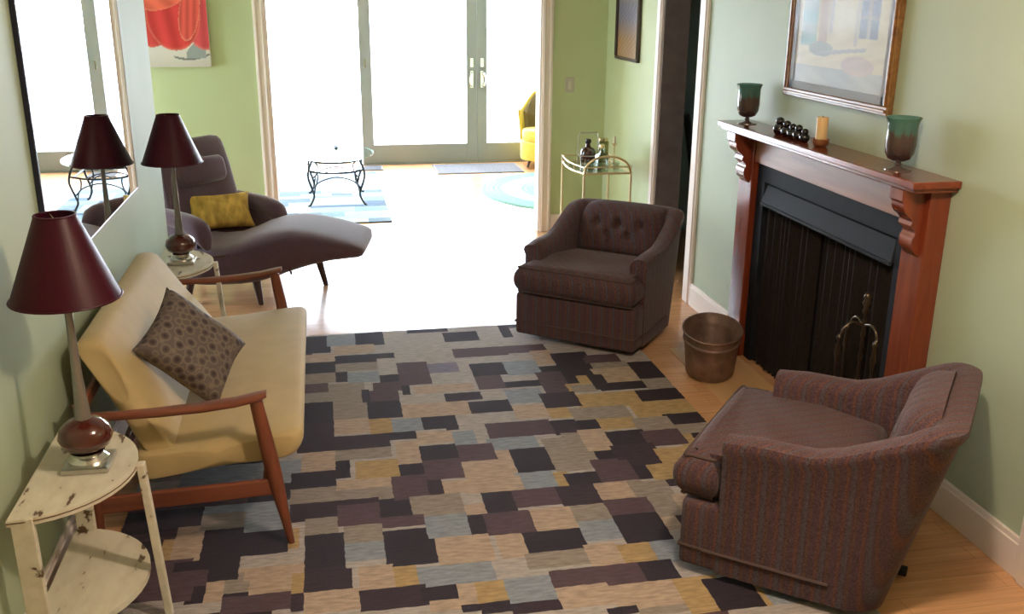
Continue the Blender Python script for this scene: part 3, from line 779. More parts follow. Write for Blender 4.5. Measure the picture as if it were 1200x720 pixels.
# ---------------------------------------------------------------- table lamps
burg = mat('burgundy_satin', (.042, .0018, .0095), .42, spec=.2)
burg_in = mat('shade_lining', (.38, .30, .22), .8)
amber = mat('oxblood_glass', (.075, .012, .008), .06, spec=.7, coat=.5)
smoke = mat('smoky_glass_stem', (.27, .25, .24), .12, .5)
def lamp(label, x, y, s=1.0):
    t = thing('table_lamp', label, 'table lamp', (x, y, .55), 0, 'burgundy shade table lamps')
    z = .551
    bm = BM(); box(bm, x - .066, x + .066, y - .066, y + .066, z, z + .016, .003); obj('foot_plate', bm, steel, t)
    bm = BM(); lathe(bm, [(0, z + .014), (.056, z + .015), (.058, z + .026), (.044, z + .040), (.05, z + .05), (0, z + .052)], (x, y, 0)); obj('foot', bm, chrome, t, smooth=50)
    bm = BM(); lathe(bm, [(.0, z + .045), (.035, z + .048), (.066, z + .068), (.077, z + .095), (.070, z + .122), (.048, z + .142), (.025, z + .152), (0, z + .156)], (x, y, 0), 32); obj('glass_body', bm, amber, t, smooth=60)
    bm = BM(); lathe(bm, [(0, z + .148), (.024, z + .15), (.019, z + .20), (.014, z + .30), (.011, z + .42), (.0105, z + .505), (0, z + .507)], (x, y, 0), 20); obj('stem', bm, smoke, t, smooth=60)
    bm = BM(); lathe(bm, [(0, z + .50), (.014, z + .502), (.014, z + .56), (.02, z + .57), (.02, z + .60), (0, z + .602)], (x, y, 0), 16); obj('socket', bm, brass, t, smooth=50)
    bm = BM(); rings = []
    n = 48; zb, zt, rb, rt = z + .52, z + .762, .148 * s, .054 * s
    for r, zz in ((rb, zb), (rt, zt), (rt - .003, zt), (rb - .003, zb)):
        rings.append([Vector((x + r * math.cos(2 * PI * k / n), y + r * math.sin(2 * PI * k / n), zz)) for k in range(n)])
    rings.append(rings[0]); loft(bm, rings, cap=False); bmesh.ops.remove_doubles(bm, verts=bm.verts[:], dist=1e-6)
    sh = obj('lamp_shade', bm, burg, t, smooth=40)
    bm = BM()
    bm.free()
    for r, zz in ((rb, zb + .003), (rt, zt - .003)):
        bm = BM(); tube(bm, [(x + r * math.cos(a), y + r * math.sin(a), zz) for a in [2 * PI * k / 40 for k in range(40)]], .0032, 6, closed=True); obj('shade_trim', bm, burg, sh)
    bm = BM()
    for a in (0, PI * 2 / 3, PI * 4 / 3): tube(bm, [(x, y, zt - .02), (x + rt * math.cos(a), y + rt * math.sin(a), zt - .006)], .0022, 6)
    tube(bm, [(x, y, z + .6), (x, y, zt - .015)], .003, 6)
    obj('shade_spider', bm, brass, t)
    return t
lamp('burgundy shaded table lamp in the foreground, on the near half-round table', -.735, 2.80)
lamp('burgundy shaded table lamp on the far half-round table, before the lounge chair', -.755, 5.12)

# ---------------------------------------------------------------- mirror
mirror_m = mat('mirror_silver', (.93, .94, .95), .0, 1.0)
mt_ = thing('wall_mirror', 'large frameless mirror with dark side edge on the left wall above the settee', 'mirror', (WL, 4.25, .96))
bm = BM(); box(bm, WL + .012, WL + .017, 3.41, 5.05, .965, 2.15, .0015); obj('mirror_glass', bm, mirror_m, mt_)
bm = BM(); box(bm, WL + .001, WL + .012, 3.41, 5.06, .958, 2.155, .001); obj('backing', bm, mat('mirror_backing', (.02, .02, .03), .5), mt_)
bm = BM(); box(bm, WL + .001, WL + .019, 3.395, 3.41, .955, 2.157, .002); obj('side_edge', bm, mat('mirror_dark_edge', (.012, .012, .03), .4), mt_)
bm = BM(); box(bm, WL + .001, WL + .020, 3.41, 5.06, .952, .965, .002); box(bm, WL + .001, WL + .020, 5.05, 5.062, .952, 2.155, .002); obj('bevel_trim', bm, mat('mirror_bevel', (.7, .72, .68), .2), mt_)

# ---------------------------------------------------------------- chaise lounge chair
mauve = mat('mauve_brown_upholstery', (.086, .046, .068), .85, noise=.08, scale=40, bump=.15, sheen=.3)
def frame_(a, s):
    a = Vector((*a, 0)).normalized(); l = Vector((-a.y, a.x, 0)); s = Vector((*s, 0))
    return a, l, (lambda t, k, z: s + a * t + l * k + Vector((0, 0, z)))
a_, l_, cp = frame_((.985, -.17), (-.62, 6.34))          # leg rest
a1, l1, cq = frame_((.74, -.67), (-.68, 6.50))           # seat, back and arms
S_ = Vector((-.62, 6.45, 0))
cz_ = thing('chaise_lounge', 'mauve brown upholstered lounge chair with long curved leg rest before the tulip picture', 'chaise lounge', tuple(S_))
def sring(c, ex, ez, hw, hz, p=.45, n=24):
    out = []
    for k in range(n):
        a = 2 * PI * k / n; ca, sa = math.cos(a), math.sin(a)
        out.append(c + ex * hw * math.copysign(abs(ca) ** p, ca) + ez * hz * math.copysign(abs(sa) ** p, sa))
    return out
UZ = Vector((0, 0, 1))
bm = BM(); R_ = []
for t, top, bot, hw in ((-.22, .34, .20, .20), (-.21, .37, .14, .26), (-.17, .375, .125, .285), (-.1, .365, .125, .295), (.02, .375, .13, .30), (.12, .41, .135, .305), (.22, .455, .15, .31), (.32, .485, .18, .315),
                        (.44, .495, .225, .32), (.56, .48, .265, .32), (.68, .452, .295, .315), (.79, .42, .31, .305), (.85, .40, .315, .29), (.875, .385, .322, .265), (.885, .37, .335, .2)):
    R_.append(sring(cp(t, 0, (top + bot) / 2), l_, UZ, hw, (top - bot) / 2, .36, 36))
loft(bm, R_); obj('seat_and_leg_rest', bm, mauve, cz_, smooth=70)
bm = BM()                                              # curved side seam of the seat
for s in (-1,):
    tube(bm, [cp(-.05, s * .292, .33), cp(.1, s * .292, .345), cp(.25, s * .296, .37), cp(.36, s * .303, .36), cp(.42, s * .303, .28), cp(.44, s * .30, .22)], .007, 6, 5)
obj('side_seam', bm, fab_dark, cz_)
bd = (UZ * .70 - a1 * .14).normalized(); bn = (a1 * .70 + UZ * .14).normalized()
def bp_(k, l, o): return cq(-.18, l + .035, .26) + bd * k + bn * o
bm = BM(); R_ = []
for k, hw, th in ((.0, .28, .07), (.1, .305, .075), (.3, .305, .075), (.5, .295, .07), (.62, .28, .065), (.68, .268, .058), (.71, .25, .04), (.722, .20, .015)):
    R_.append(sring(bp_(k, 0, 0), l1, bn, hw, th, .42, 28))
loft(bm, R_); obj('backrest', bm, mauve, cz_, smooth=70)
bm = BM(); R_ = []
for l, s in ((-.20, .3), (-.19, .8), (-.17, 1), (0, 1.05), (.17, 1), (.19, .8), (.20, .3)):
    R_.append(sring(bp_(.50, l, .075), bd, bn, .085 * s, .038 * s, .8, 16))
loft(bm, R_); obj('headrest', bm, mauve, cz_, smooth=70)
for s in (-1, 1):
    bm = BM(); R_ = []
    for t, z, hw, hz in ((-.36, .55, .03, .03), (-.33, .55, .05, .045), (-.25, .535, .055, .05), (-.1, .53, .058, .05), (.06, .515, .06, .055), (.15, .485, .06, .07), (.20, .45, .055, .08), (.225, .42, .04, .06), (.23, .41, .02, .03)):
        R_.append(sring(cq(t, s * .335, z), l1, UZ, hw, hz, .8, 16))
    loft(bm, R_); am = obj('armrest', bm, mauve, cz_, smooth=70)
    bm = BM(); R_ = []
    for t, z0 in ((-.30, .2), (-.28, .14), (.10, .14), (.15, .2)):
        R_.append(sring(cq(t, s * .325, (z0 + .5) / 2), l1, UZ, .032, (.5 - z0) / 2, .5, 16))
    loft(bm, R_); obj('side_panel', bm, mauve, cz_, smooth=60)
leg_d = mat('dark_stained_leg', (.05, .025, .025), .4)
for (t, l, dt, dl) in ((.19, -.20, .03, -.03), (.50, .19, .06, .02), (-.22, -.18, -.03, -.03), (-.25, .20, -.04, .03)):
    bm = BM(); R_ = []
    top = .28 if t > .4 else .17
    for k in range(5):
        f = k / 4; r = .030 - .013 * f; c = cp(t + dt * f, l + dl * f, top * (1 - f) + .0 * f)
        R_.append([c + Vector((r * math.cos(q), r * math.sin(q), 0)) for q in [2 * PI * i / 12 for i in range(12)]])
    loft(bm, R_); obj('leg', bm, leg_d, cz_, smooth=50)

gold = mat('mustard_weave', (.52, .34, .07), .85, noise=.35, scale=26, stretch=(1, 1, .35), bump=.3)
pc = (-.70, 6.60, .50)
pillow('lumbar_pillow', .44, .25, .10, basis(pc, (.90, .40, -.03), (-.16, .42, .88)), gold, 'mustard yellow oblong pillow on the mauve lounge chair', 'pillow', pc)
# small wooden table beyond the chaise, seen between lamp and chair
# ---------------------------------------------------------------- two-tier wooden side table beside the chaise
honey = wood('honey_wood', (.42, .15, .05), (.55, .22, .08), .3, axis=0, scale=5)
st = thing('step_side_table', 'honey brown two-level wooden side table between the wall end and the lounge chair', 'side table', (-1.2, 6.03, 0))
for nm, xa, xb, z in (('lower_tier', -1.52, -.845, .440), ('tabletop', -1.52, -.985, .650)):
    bm = BM(); prism(bm, rounded([(xa, 5.945), (xb, 5.945), (xb, 6.085), (xa, 6.085)], [.02, .07, .07, .02]), z, z + .018, .003, 1); obj(nm, bm, honey, st)
for x, y in ((-1.48, 5.98), (-1.48, 6.06), (-.98, 5.975), (-.98, 6.05)):
    bm = BM(); tube(bm, [(x, y, 0), (x, y, .441)], [.010, .015], 10); obj('leg', bm, leg_d, st)
for x in (-1.46, -1.06):
    bm = BM(); box(bm, x - .008, x + .008, 5.96, 6.075, .457, .651); obj('upright', bm, honey, st)

# ---------------------------------------------------------------- fireplace
FX = 2.185
fp = thing('fireplace_mantel', 'cherry wood fireplace mantel with scrolled brackets on the right wall', 'fireplace', (WR, 4.0, 0))
LY0, LY1, RY0_, RY1_ = 4.70, 4.86, 3.165, 3.31
bm = BM()
box(bm, 2.075, WR - .001, 3.115, 4.94, 1.235, 1.262, .004); box(bm, 2.09, WR - .001, 3.13, 4.925, 1.218, 1.236, .004)
obj('mantel_shelf', bm, cherry, fp)
bm = BM(); box(bm, FX + .012, WR - .001, RY1_, LY0, 1.075, 1.219, .002); obj('frieze_board', bm, cherry_l, fp)
for y0, y1 in ((RY0_, RY1_), (LY0, LY1)):
    bm = BM(); box(bm, FX, WR - .001, y0, y1, .0, 1.219, .004)
    box(bm, FX - .012, WR - .001, y0 - .008, y1 + .008, 0, .13, .004); obj('pilaster', bm, cherry_v, fp)
    # scrolled bracket
    pr = [(FX + .004, 1.218), (2.088, 1.218), (2.088, 1.178), (2.098, 1.168), (2.100, 1.15), (2.112, 1.128), (2.132, 1.112), (2.142, 1.098), (2.138, 1.082), (2.146, 1.07), (2.158, 1.062), (2.160, 1.045), (2.152, 1.03), (2.152, 1.005), (2.160, .985), (2.176, .968), (FX + .004, .955)]
    pr = [tuple(v) for v in catmull([Vector((a, b, 0)) for a, b in pr[2:]], 4)]; pr = [(FX + .004, 1.218), (2.088, 1.218)] + [(a, b) for a, b, c in pr]
    bm = BM(); lo = [bm.verts.new((a, y0 + .03, b)) for a, b in pr]; hi = [bm.verts.new((a, y1 - .03, b)) for a, b in pr]
    bm.faces.new(lo); bm.faces.new(hi[::-1])
    for i in range(len(pr)): k = (i + 1) % len(pr); bm.faces.new((lo[i], hi[i], hi[k], lo[k]))
    obj('scroll_bracket', bm, cherry_v, fp)
slate = mat('slate_surround', (.014, .016, .021), .65, spec=.1, noise=.15, scale=15)
bm = BM()
box(bm, FX + .035, WR - .001, RY1_, RY1_ + .085, 0, 1.075); box(bm, FX + .035, WR - .001, LY0 - .085, LY0, 0, 1.075); box(bm, FX + .035, WR - .001, RY1_ + .085, LY0 - .085, .985, 1.075)
obj('slate_surround', bm, slate, fp)
OY0, OY1 = RY1_ + .085, LY0 - .085
bm = BM(); box(bm, WR - .012, WR - .001, OY0, OY1, 0, .985); obj('firebox_back', bm, mat('soot_black', (.006, .005, .005), .9), fp)
bm = BM()
lo = [(FX + .022, OY0 + .004, .880), (FX + .022, OY1 - .004, .880), (FX + .045, OY1 - .02, .972), (FX + .045, OY0 + .02, .972), (WR - .012, OY0 + .004, .880), (WR - .012, OY1 - .004, .880), (WR - .012, OY1 - .02, .985), (WR - .012, OY0 + .02, .985)]
V = [bm.verts.new(p) for p in lo]
for k in ((0, 1, 2, 3), (0, 4, 5, 1), (3, 2, 6, 7), (0, 3, 7, 4), (1, 5, 6, 2)): bm.faces.new([V[i] for i in k])
box(bm, FX + .016, FX + .028, OY0 + .004, OY1 - .004, .868, .884, .002)
obj('metal_hood', bm, mat('hood_metal', (.014, .015, .019), .7, .0, spec=.15), fp)
mesh_c = mat('mesh_curtain', (.011, .0075, .006), .8, .0, spec=.2, noise=.3, scale=120)
for y0, y1 in ((OY0 + .005, (OY0 + OY1) / 2 - .012), ((OY0 + OY1) / 2 + .012, OY1 - .005)):
    bm = BM(); N = 90; A, B = [], []
    for i in range(N + 1):
        y = y0 + (y1 - y0) * i / N; x = FX + .055 + .011 * math.sin(i * .93) + .004 * math.sin(i * .37)
        A.append((bm.verts.new((x, y, .01)), bm.verts.new((x - .003 * math.sin(i * .5), y, .88)))); B.append((bm.verts.new((x + .003, y, .01)), bm.verts.new((x + .003, y, .88))))
    for i in range(N):
        bm.faces.new((A[i][0], A[i + 1][0], A[i + 1][1], A[i][1])); bm.faces.new((B[i][0], B[i][1], B[i + 1][1], B[i + 1][0]))
        bm.faces.new((A[i][0], B[i][0], B[i + 1][0], A[i + 1][0])); bm.faces.new((A[i][1], A[i + 1][1], B[i + 1][1], B[i][1]))
    obj('mesh_curtain', bm, mesh_c, fp, smooth=60)
bm = BM(); box(bm, 1.845, FX - .001, 3.17, 4.86, .0, .006, .002); struct('trim_6', bm, wood('hearth_board', (.60, .36, .17), (.68, .43, .21), .3, axis=1, scale=3))

# ---------------------------------------------------------------- on the mantel
ZM = 1.262
def goblet_glass():
    m, nt, b = new_mat('teal_to_brown_art_glass'); L = nt.links.new
    tc = nt.nodes.new('ShaderNodeTexCoord'); sp = nt.nodes.new('ShaderNodeSeparateXYZ'); L(tc.outputs['Object'], sp.inputs[0])
    mp = nt.nodes.new('ShaderNodeMapping'); mp.inputs['Scale'].default_value = (60, 60, 8); nz = nt.nodes.new('ShaderNodeTexNoise'); nz.inputs['Scale'].default_value = 1.2
    L(tc.outputs['Object'], mp.inputs['Vector']); L(mp.outputs[0], nz.inputs['Vector'])
    ma = nt.nodes.new('ShaderNodeMath'); ma.operation = 'MULTIPLY_ADD'; ma.inputs[1].default_value = .07; L(nz.outputs['Fac'], ma.inputs[0]); L(sp.outputs[2], ma.inputs[2])
    mr = nt.nodes.new('ShaderNodeMapRange'); mr.inputs['From Min'].default_value = .06; mr.inputs['From Max'].default_value = .25; L(ma.outputs[0], mr.inputs['Value'])
    cr = nt.nodes.new('ShaderNodeValToRGB'); e = cr.color_ramp.elements
    e[0].position = .05; e[0].color = (.055, .035, .045, 1); e[1].position = .55; e[1].color = (.10, .06, .045, 1)
    q = e.new(.66); q.color = (.07, .17, .145, 1); q = e.new(.95); q.color = (.10, .25, .215, 1)
    L(mr.outputs[0], cr.inputs[0]); L(cr.outputs[0], b.inputs['Base Color'])
    b.inputs['Roughness'].default_value = .12; b.inputs['Transmission Weight'].default_value = .25; b.inputs['Coat Weight'].default_value = .4
    return m
gob_m = goblet_glass(); smoke_clear = glass_mat('smoked_clear_glass', (.62, .56, .54), .05)
gob_stem = mat('clear_brown_glass', (.16, .12, .11), .08, .3)
def goblet(label, y, s=1.0):
    x = 2.168
    t = thing('goblet_vase', label, 'goblet', (x, y, ZM), 0, 'teal glass goblets')
    bm = BM(); lathe(bm, [(0, ZM), (.050 * s, ZM), (.049 * s, ZM + .004), (.02 * s, ZM + .010), (.009, ZM + .018), (0, ZM + .019)], (x, y, 0)); obj('foot', bm, gob_stem, t, smooth=50)
    bm = BM(); lathe(bm, [(0, ZM + .014), (.009, ZM + .016), (.014, ZM + .024), (.009, ZM + .031), (.016, ZM + .038), (0, ZM + .042)], (x, y, 0), 16); obj('stem', bm, gob_stem, t, smooth=50)
    bm = BM(); z = ZM + .034
    lathe(bm, [(0, z), (.022, z + .001), (.042 * s, z + .010), (.054 * s, z + .032), (.058 * s, z + .065), (.057 * s, z + .11), (.057 * s, z + .14), (.062 * s, z + .158), (.068 * s, z + .166), (.065 * s, z + .168), (.058 * s, z + .158), (.052 * s, z + .14), (.052 * s, z + .06), (.03, z + .018), (0, z + .012)], (x, y, 0), 36); obj('bowl', bm, gob_m, t, smooth=60)
    return t
goblet('teal and brown glass goblet on the far end of the mantel shelf', 4.775)
goblet('teal and brown glass goblet on the near end of the mantel shelf', 3.375)
wax = mat('amber_candle_wax', (.80, .55, .27), .45); wax.node_tree.nodes['Principled BSDF'].inputs['Subsurface Weight'].default_value = .3
cn = thing('pillar_candle', 'short amber pillar candle in a wooden bowl on the mantel', 'candle', (2.16, 3.975, ZM))
bm = BM(); x, y = 2.16, 3.975
lathe(bm, [(0, ZM), (.022, ZM), (.034, ZM + .012), (.038, ZM + .034), (.035, ZM + .036), (.03, ZM + .02), (0, ZM + .016)], (x, y, 0)); obj('holder_bowl', bm, wood('holder_wood', (.20, .075, .03), (.28, .11, .045), .4, axis=0), cn, smooth=50)
bm = BM(); lathe(bm, [(0, ZM + .016), (.025, ZM + .018), (.0255, ZM + .125), (.024, ZM + .13), (.015, ZM + .127), (0, ZM + .124)], (x, y, 0)); obj('candle', bm, wax, cn, smooth=50)
bm = BM(); tube(bm, [(x, y, ZM + .122), (x + .001, y, ZM + .136)], .0015, 6); obj('wick', bm, blackmetal, cn)
jet = mat('glossy_black_ceramic', (.006, .006, .008), .12, coat=.5)
posn = ['farthest of the row, below the left frame edge', 'second in the row from the far end', 'middle one of the row', 'fourth in the row from the far end', 'last of the row, beside the candle bowl']
for i, (yy, s) in enumerate(((4.36, 1.1), (4.285, 1.0), (4.225, .92), (4.165, .95), (4.105, .82))):
    f = thing('black_figurine', 'small black mantel ornament, ' + posn[i], 'ornament', (2.15, yy, ZM), 0, 'black ornaments in a row')
    bm = BM(); lathe(bm, [(0, ZM), (.018 * s, ZM + .001), (.028 * s, ZM + .018 * s), (.029 * s, ZM + .032 * s), (.02 * s, ZM + .046 * s), (0, ZM + .05 * s)], (2.15, yy, 0), 20); obj('body', bm, jet, f, smooth=60)
    bm = BM(); lathe(bm, [(0, ZM + .043 * s), (.015 * s, ZM + .046 * s), (.02 * s, ZM + .058 * s), (.016 * s, ZM + .07 * s), (.006 * s, ZM + .076 * s), (0, ZM + .077 * s)], (2.15, yy, 0), 20); obj('head', bm, jet, f, smooth=60)

# ---------------------------------------------------------------- pictures
paint = vcol_mat('picture_print', .45)
low_glare = glass_mat('low_glare_glass', (.97, .97, .97), .08, ior=1.06)
def hash2(a, b): return math.sin(a * 12.99 + b * 78.23) * 43758.5 % 1
def mantel_art(u, v):
    # u: 0 near .. 1 far (flipped below), v: 0 bottom .. 1 top ; a loose pastel street scene
    c = (.62, .58, .40)
    if v < .16: c = lerp3((.34, .36, .36), (.42, .42, .36), .5 + .5 * math.sin(9 * u))
    elif v < .30: c = (.60, .54, .36)
    if .05 < u < .24 and v > .33: c = lerp3((.20, .38, .36), (.34, .44, .40), .5 + .5 * math.sin(30 * v))
    if .26 < u < .36 and v > .30: c = lerp3(c, (.44, .34, .30), .7)
    if .38 < u < .42 and v > .45: c = (.42, .40, .38)
    if .70 < u < .90 and v > .42:
        c = (.20, .24, .32)
        if abs((u - .8)) < .012 or abs((v * 6) % 1 - .5) < .06: c = (.42, .42, .40)
    if .66 < u < .70 and v > .36: c = (.46, .44, .38)
    if (u - .30) ** 2 / .02 + (v - .31) ** 2 / .004 < 1: c = (.30, .34, .30)
    if abs(v - .30 - .12 * (u - .5)) < .015 and .25 < u < .8: c = (.34, .34, .33)
    if (u - .72) ** 2 / .03 + (v - .20) ** 2 / .006 < 1: c = (.52, .42, .36)
    n = .06 * math.sin(23 * u + 7 * math.sin(11 * v)) * math.sin(19 * v + 3)
    return tuple(max(0, x * (1 + n)) for x in c)
def wall_picture(name, label, y0, y1, z0, z1, fw, fm, fn, mat_w=0.0, mat_c=None, glaze=True, depth=.03, nx=90, ny=110):
    """framed picture on the right wall (faces -x)"""
    x1 = WR - .001; x0 = x1 - depth
    t = thing(name, label, 'picture', (WR, (y0 + y1) / 2, z0))
    bm = BM()
    for a, b, c, d in ((y0, y1, z0, z0 + fw), (y0, y1, z1 - fw, z1), (y0, y0 + fw, z0 + fw, z1 - fw), (y1 - fw, y1, z0 + fw, z1 - fw)): box(bm, x0, x1, a, b, c, d, .004)
    for a, b, c, d in ((y0 + fw * .25, y1 - fw * .25, z0 + fw * .3, z0 + fw * .65), (y0 + fw * .3, y0 + fw * .65, z0 + fw, z1 - fw), (y1 - fw * .65, y1 - fw * .3, z0 + fw, z1 - fw)): box(bm, x0 - .006, x0 + .004, a, b, c, d, .003)
    obj('frame', bm, fm, t)
    if mat_w:
        bm = BM(); q = fw
        for a, b, c, d in ((y0 + q, y1 - q, z0 + q, z0 + q + mat_w), (y0 + q, y1 - q, z1 - q - mat_w, z1 - q), (y0 + q, y0 + q + mat_w, z0 + q, z1 - q), (y1 - q - mat_w, y1 - q, z0 + q, z1 - q)): box(bm, x0 + .010, x0 + .013, a, b, c, d)
        obj('picture_mat', bm, mat_c, t)
    k = fw + mat_w * .95
    picture_mesh('print', 1, 1, fn, paint, t, lambda u, v: Vector((x0 + .015, y1 - k - u * (y1 - y0 - 2 * k), z0 + k + v * (z1 - z0 - 2 * k))), nx, ny)
    if glaze:
        bm = BM(); box(bm, x0 + .005, x0 + .007, y0 + fw * .8, y1 - fw * .8, z0 + fw * .8, z1 - fw * .8); obj('glazing', bm, low_glare, t)
    return t
wall_picture('framed_print', 'large pastel print in a brown and gold frame hanging above the mantel', 3.615, 4.545, 1.435, 2.10, .038, wood('gilt_brown_frame', (.16, .07, .022), (.30, .15, .045), .3, axis=1), mantel_art, .035, mat('blue_grey_mat_board', (.36, .38, .42), .8))
def small_art(u, v):
    c = lerp3((.40, .24, .12), (.20, .20, .30), sm(.15, .55, v)); c = lerp3(c, (.42, .36, .26), sm(.6, .95, v))
    n = math.sin(40 * u + 9 * math.sin(17 * v)) * math.sin(33 * v); return tuple(x * (1 + .28 * n) for x in c)
wall_picture('small_framed_picture', 'narrow picture with thin dark frame on the right wall above the bar cart', 6.90, 7.45, 1.425, 2.05, .022, mat('dark_brown_frame', (.045, .022, .016), .35), small_art, 0, None, True, .025, 40, 60)
def tulip(u, v):
    # close-up of a red blossom on a pale ground: overlapping petals with pale rims
    c = lerp3((.70, .68, .65), (.60, .58, .54), sm(.2, .0, v))
    if .42 < u < 1 and abs(v - .095 - .55 * (u - .66) ** 2) < .012: c = (.16, .18, .17)
    if .62 < u < .94 and .11 < v < .34 - .9 * abs(u - .80): c = (.30, .34, .35)
    def petal(cx, cy, rx, ry, rot, base, rim, c):
        x, y = u - cx, v - cy; ca, sa = math.cos(rot), math.sin(rot); x, y = x * ca + y * sa, -x * sa + y * ca
        d = (x / rx) ** 2 + (y / ry) ** 2
        if d > 1: return c
        s = .5 + .5 * math.sin(26 * x / rx * .35 + 3 * y / ry); k = lerp3(base, tuple(min(1, q * 1.35 + .02) for q in base), s)
        return lerp3(k, rim, sm(.80, 1.0, d) * .45)
    c = petal(.98, .62, .34, .42, -.25, (.52, .045, .06), (.74, .36, .34), c)
    c = petal(.08, .70, .42, .46, .2, (.46, .022, .025), (.62, .16, .12), c)
    c = petal(.46, .62, .43, .42, -.12, (.50, .018, .022), (.70, .26, .17), c)
    c = petal(.72, .66, .16, .36, -.28, (.55, .06, .045), (.80, .50, .32), c)
    c = petal(.34, .90, .46, .20, .25, (.60, .09, .05), (.76, .30, .20), c)
    if u > .80 and v > .93: c = (.60, .57, .50)
    return c
tp = thing('flower_canvas', 'unframed canvas of a large red blossom on the far left wall', 'picture', (-1.0, YF, 1.36))
bm = BM(); box(bm, -1.235, -.792, YF - .040, YF - .002, 1.36, 1.95, .002); obj('canvas_body', bm, mat('canvas_white', (.6, .6, .56), .8), tp)
picture_mesh('print', 1, 1, tulip, paint, tp, lambda u, v: Vector((-1.235 + u * .443, YF - .0412, 1.36 + v * .59)), 70, 90)

sw = thing('light_switch', 'pale grey light switch plate on the green wall by the opening', 'light switch', (1.968, YF, 1.2))
bm = BM(); box(bm, 1.93, 2.006, YF - .008, YF - .0005, 1.14, 1.26, .003); obj('plate', bm, mat('switch_plate', (.50, .47, .42), .4), sw)
bm = BM(); box(bm, 1.955, 1.981, YF - .014, YF - .006, 1.165, 1.235, .002); obj('rocker', bm, mat('switch_rocker', (.62, .58, .52), .35), sw)

# ---------------------------------------------------------------- metal pot by the hearth
copper = mat('tarnished_copper', (.22, .14, .11), .55, .35, noise=.35, scale=14, bump=.15)
pt = thing('metal_boiler_pot', 'tarnished oval metal pot on the floor between the far armchair and the fireplace', 'pot', (1.945, 4.50, .006))
PC = Vector((1.945, 4.50, .006)); ax = Vector((.36, .93, 0)).normalized(); bx_ = Vector((.93, -.36, 0)).normalized()
def oval(rx, ry, z, n=44): return [PC + bx_ * rx * math.cos(2 * PI * k / n) + ax * ry * math.sin(2 * PI * k / n) + UZ * z for k in range(n)]
bm = BM(); R_ = [oval(a, b, z) for a, b, z in ((.01, .01, 0), (.118, .185, 0), (.126, .194, .008), (.136, .220, .12), (.142, .238, .175), (.150, .250, .185), (.150, .250, .192), (.146, .245, .197), (.150, .253, .230), (.154, .258, .235), (.148, .251, .235), (.143, .242, .197), (.139, .236, .191), (.138, .234, .175), (.132, .214, .12), (.122, .188, .014), (.01, .01, .012))]
loft(bm, R_); obj('pot_body', bm, copper, pt, smooth=45)
bm = BM(); tube(bm, oval(.153, .257, .235), .005, 8, closed=True); obj('rolled_rim', bm, copper, pt, smooth=60)

# ---------------------------------------------------------------- fire tool set
ft = thing('fire_tool_set', 'dark iron and brass fireplace tool stand before the fire screen, behind the near armchair', 'fire tools', (2.09, 3.36, .006))
tx, ty = 2.085, 3.335
dbr = mat('aged_bronze', (.10, .075, .05), .3, .9)
bm = BM(); lathe(bm, [(0, .006), (.085, .006), (.085, .014), (.05, .024), (.018, .034), (0, .036)], (tx, ty, 0)); obj('base', bm, dbr, ft, smooth=50)
bm = BM(); pr = [(0, .03)]
for k in range(13): z = .06 + k * .05; pr += [(.006, z - .02), (.010 if k % 2 else .007, z)]
pr += [(.006, .69), (.014, .705), (.008, .72), (.017, .74), (.010, .752), (.015, .765), (.010, .778), (0, .783)]
lathe(bm, pr, (tx, ty, 0), 14); obj('stand_post', bm, dbr, ft, smooth=60)
bm = BM()
for s in (-1, 1): tube(bm, [(tx, ty, .645), (tx - .0, ty + s * .05, .662), (tx, ty + s * .085, .648), (tx, ty + s * .10, .615), (tx - .012, ty + s * .105, .602)], .0055, 8, 5)
tube(bm, [(tx, ty, .645), (tx - .05, ty, .662), (tx - .085, ty, .64), (tx - .095, ty, .61)], .0055, 8, 5)
obj('hook_arms', bm, dbr, ft, smooth=60)
for nm, dx, dy in (('poker', 0, .105), ('shovel', 0, -.105), ('brush', -.095, 0)):
    bm = BM(); X_, Y_ = tx + dx - .008, ty + dy
    lathe(bm, [(0, .615), (.006, .612), (.011, .60), (.006, .585), (.009, .56), (.011, .53), (.006, .50), (.0045, .47), (.0045, .18), (0, .178)], (X_, Y_, 0), 12)
    if nm == 'poker': tube(bm, [(X_, Y_, .2), (X_, Y_, .08), (X_ - .02, Y_, .06)], .005, 8, 4)
    if nm == 'shovel': box(bm, X_ - .003, X_ + .003, Y_ - .035, Y_ + .035, .07, .19, .002); box(bm, X_ - .02, X_, Y_ - .035, Y_ - .031, .07, .18); box(bm, X_ - .02, X_, Y_ + .031, Y_ + .035, .07, .18)
    if nm == 'brush': lathe(bm, [(0, .19), (.014, .188), (.018, .15), (.026, .075), (0, .073)], (X_, Y_, 0), 14)
    obj(nm, bm, dbr, ft, smooth=50)

# ---------------------------------------------------------------- bar cart
cart = thing('bar_cart', 'pale brass bar cart with glass shelf in the corner by the doorway', 'bar cart', (1.93, 6.78, 0))
CX0, CX1, CY0, CY1, CZ = 1.755, 2.115, 6.51, 7.06, .70
cream_metal = mat('cream_gilt_metal', (.72, .60, .36), .35, .6)
for x, y in ((CX0, CY1), (CX0 + .02, CY0), (CX1, CY0), (CX1, CY1)):
    bm = BM(); tube(bm, [(x, y, .045), (x, y, CZ + .05 if y == CY1 else CZ)], .009, 10); obj('leg', bm, cream_metal, cart)
    bm = BM(); tube(bm, [(x - .008, y, .022), (x + .008, y, .022)], .022, 14); obj('caster', bm, blackmetal, cart)
def tray_outline(z, g=0.0):
    return [Vector(p) for p in ((CX1 + g, CY0 - g, z), (CX0 + .02 - g, CY0 - g, z), (CX0 - .015 - g, CY0 + .15, z), (CX0 - .025 - g, (CY0 + CY1) / 2, z), (CX0 - .015 - g, CY1 - .12, z), (CX0 - g, CY1 + g, z), (CX1 + g, CY1 + g, z))]
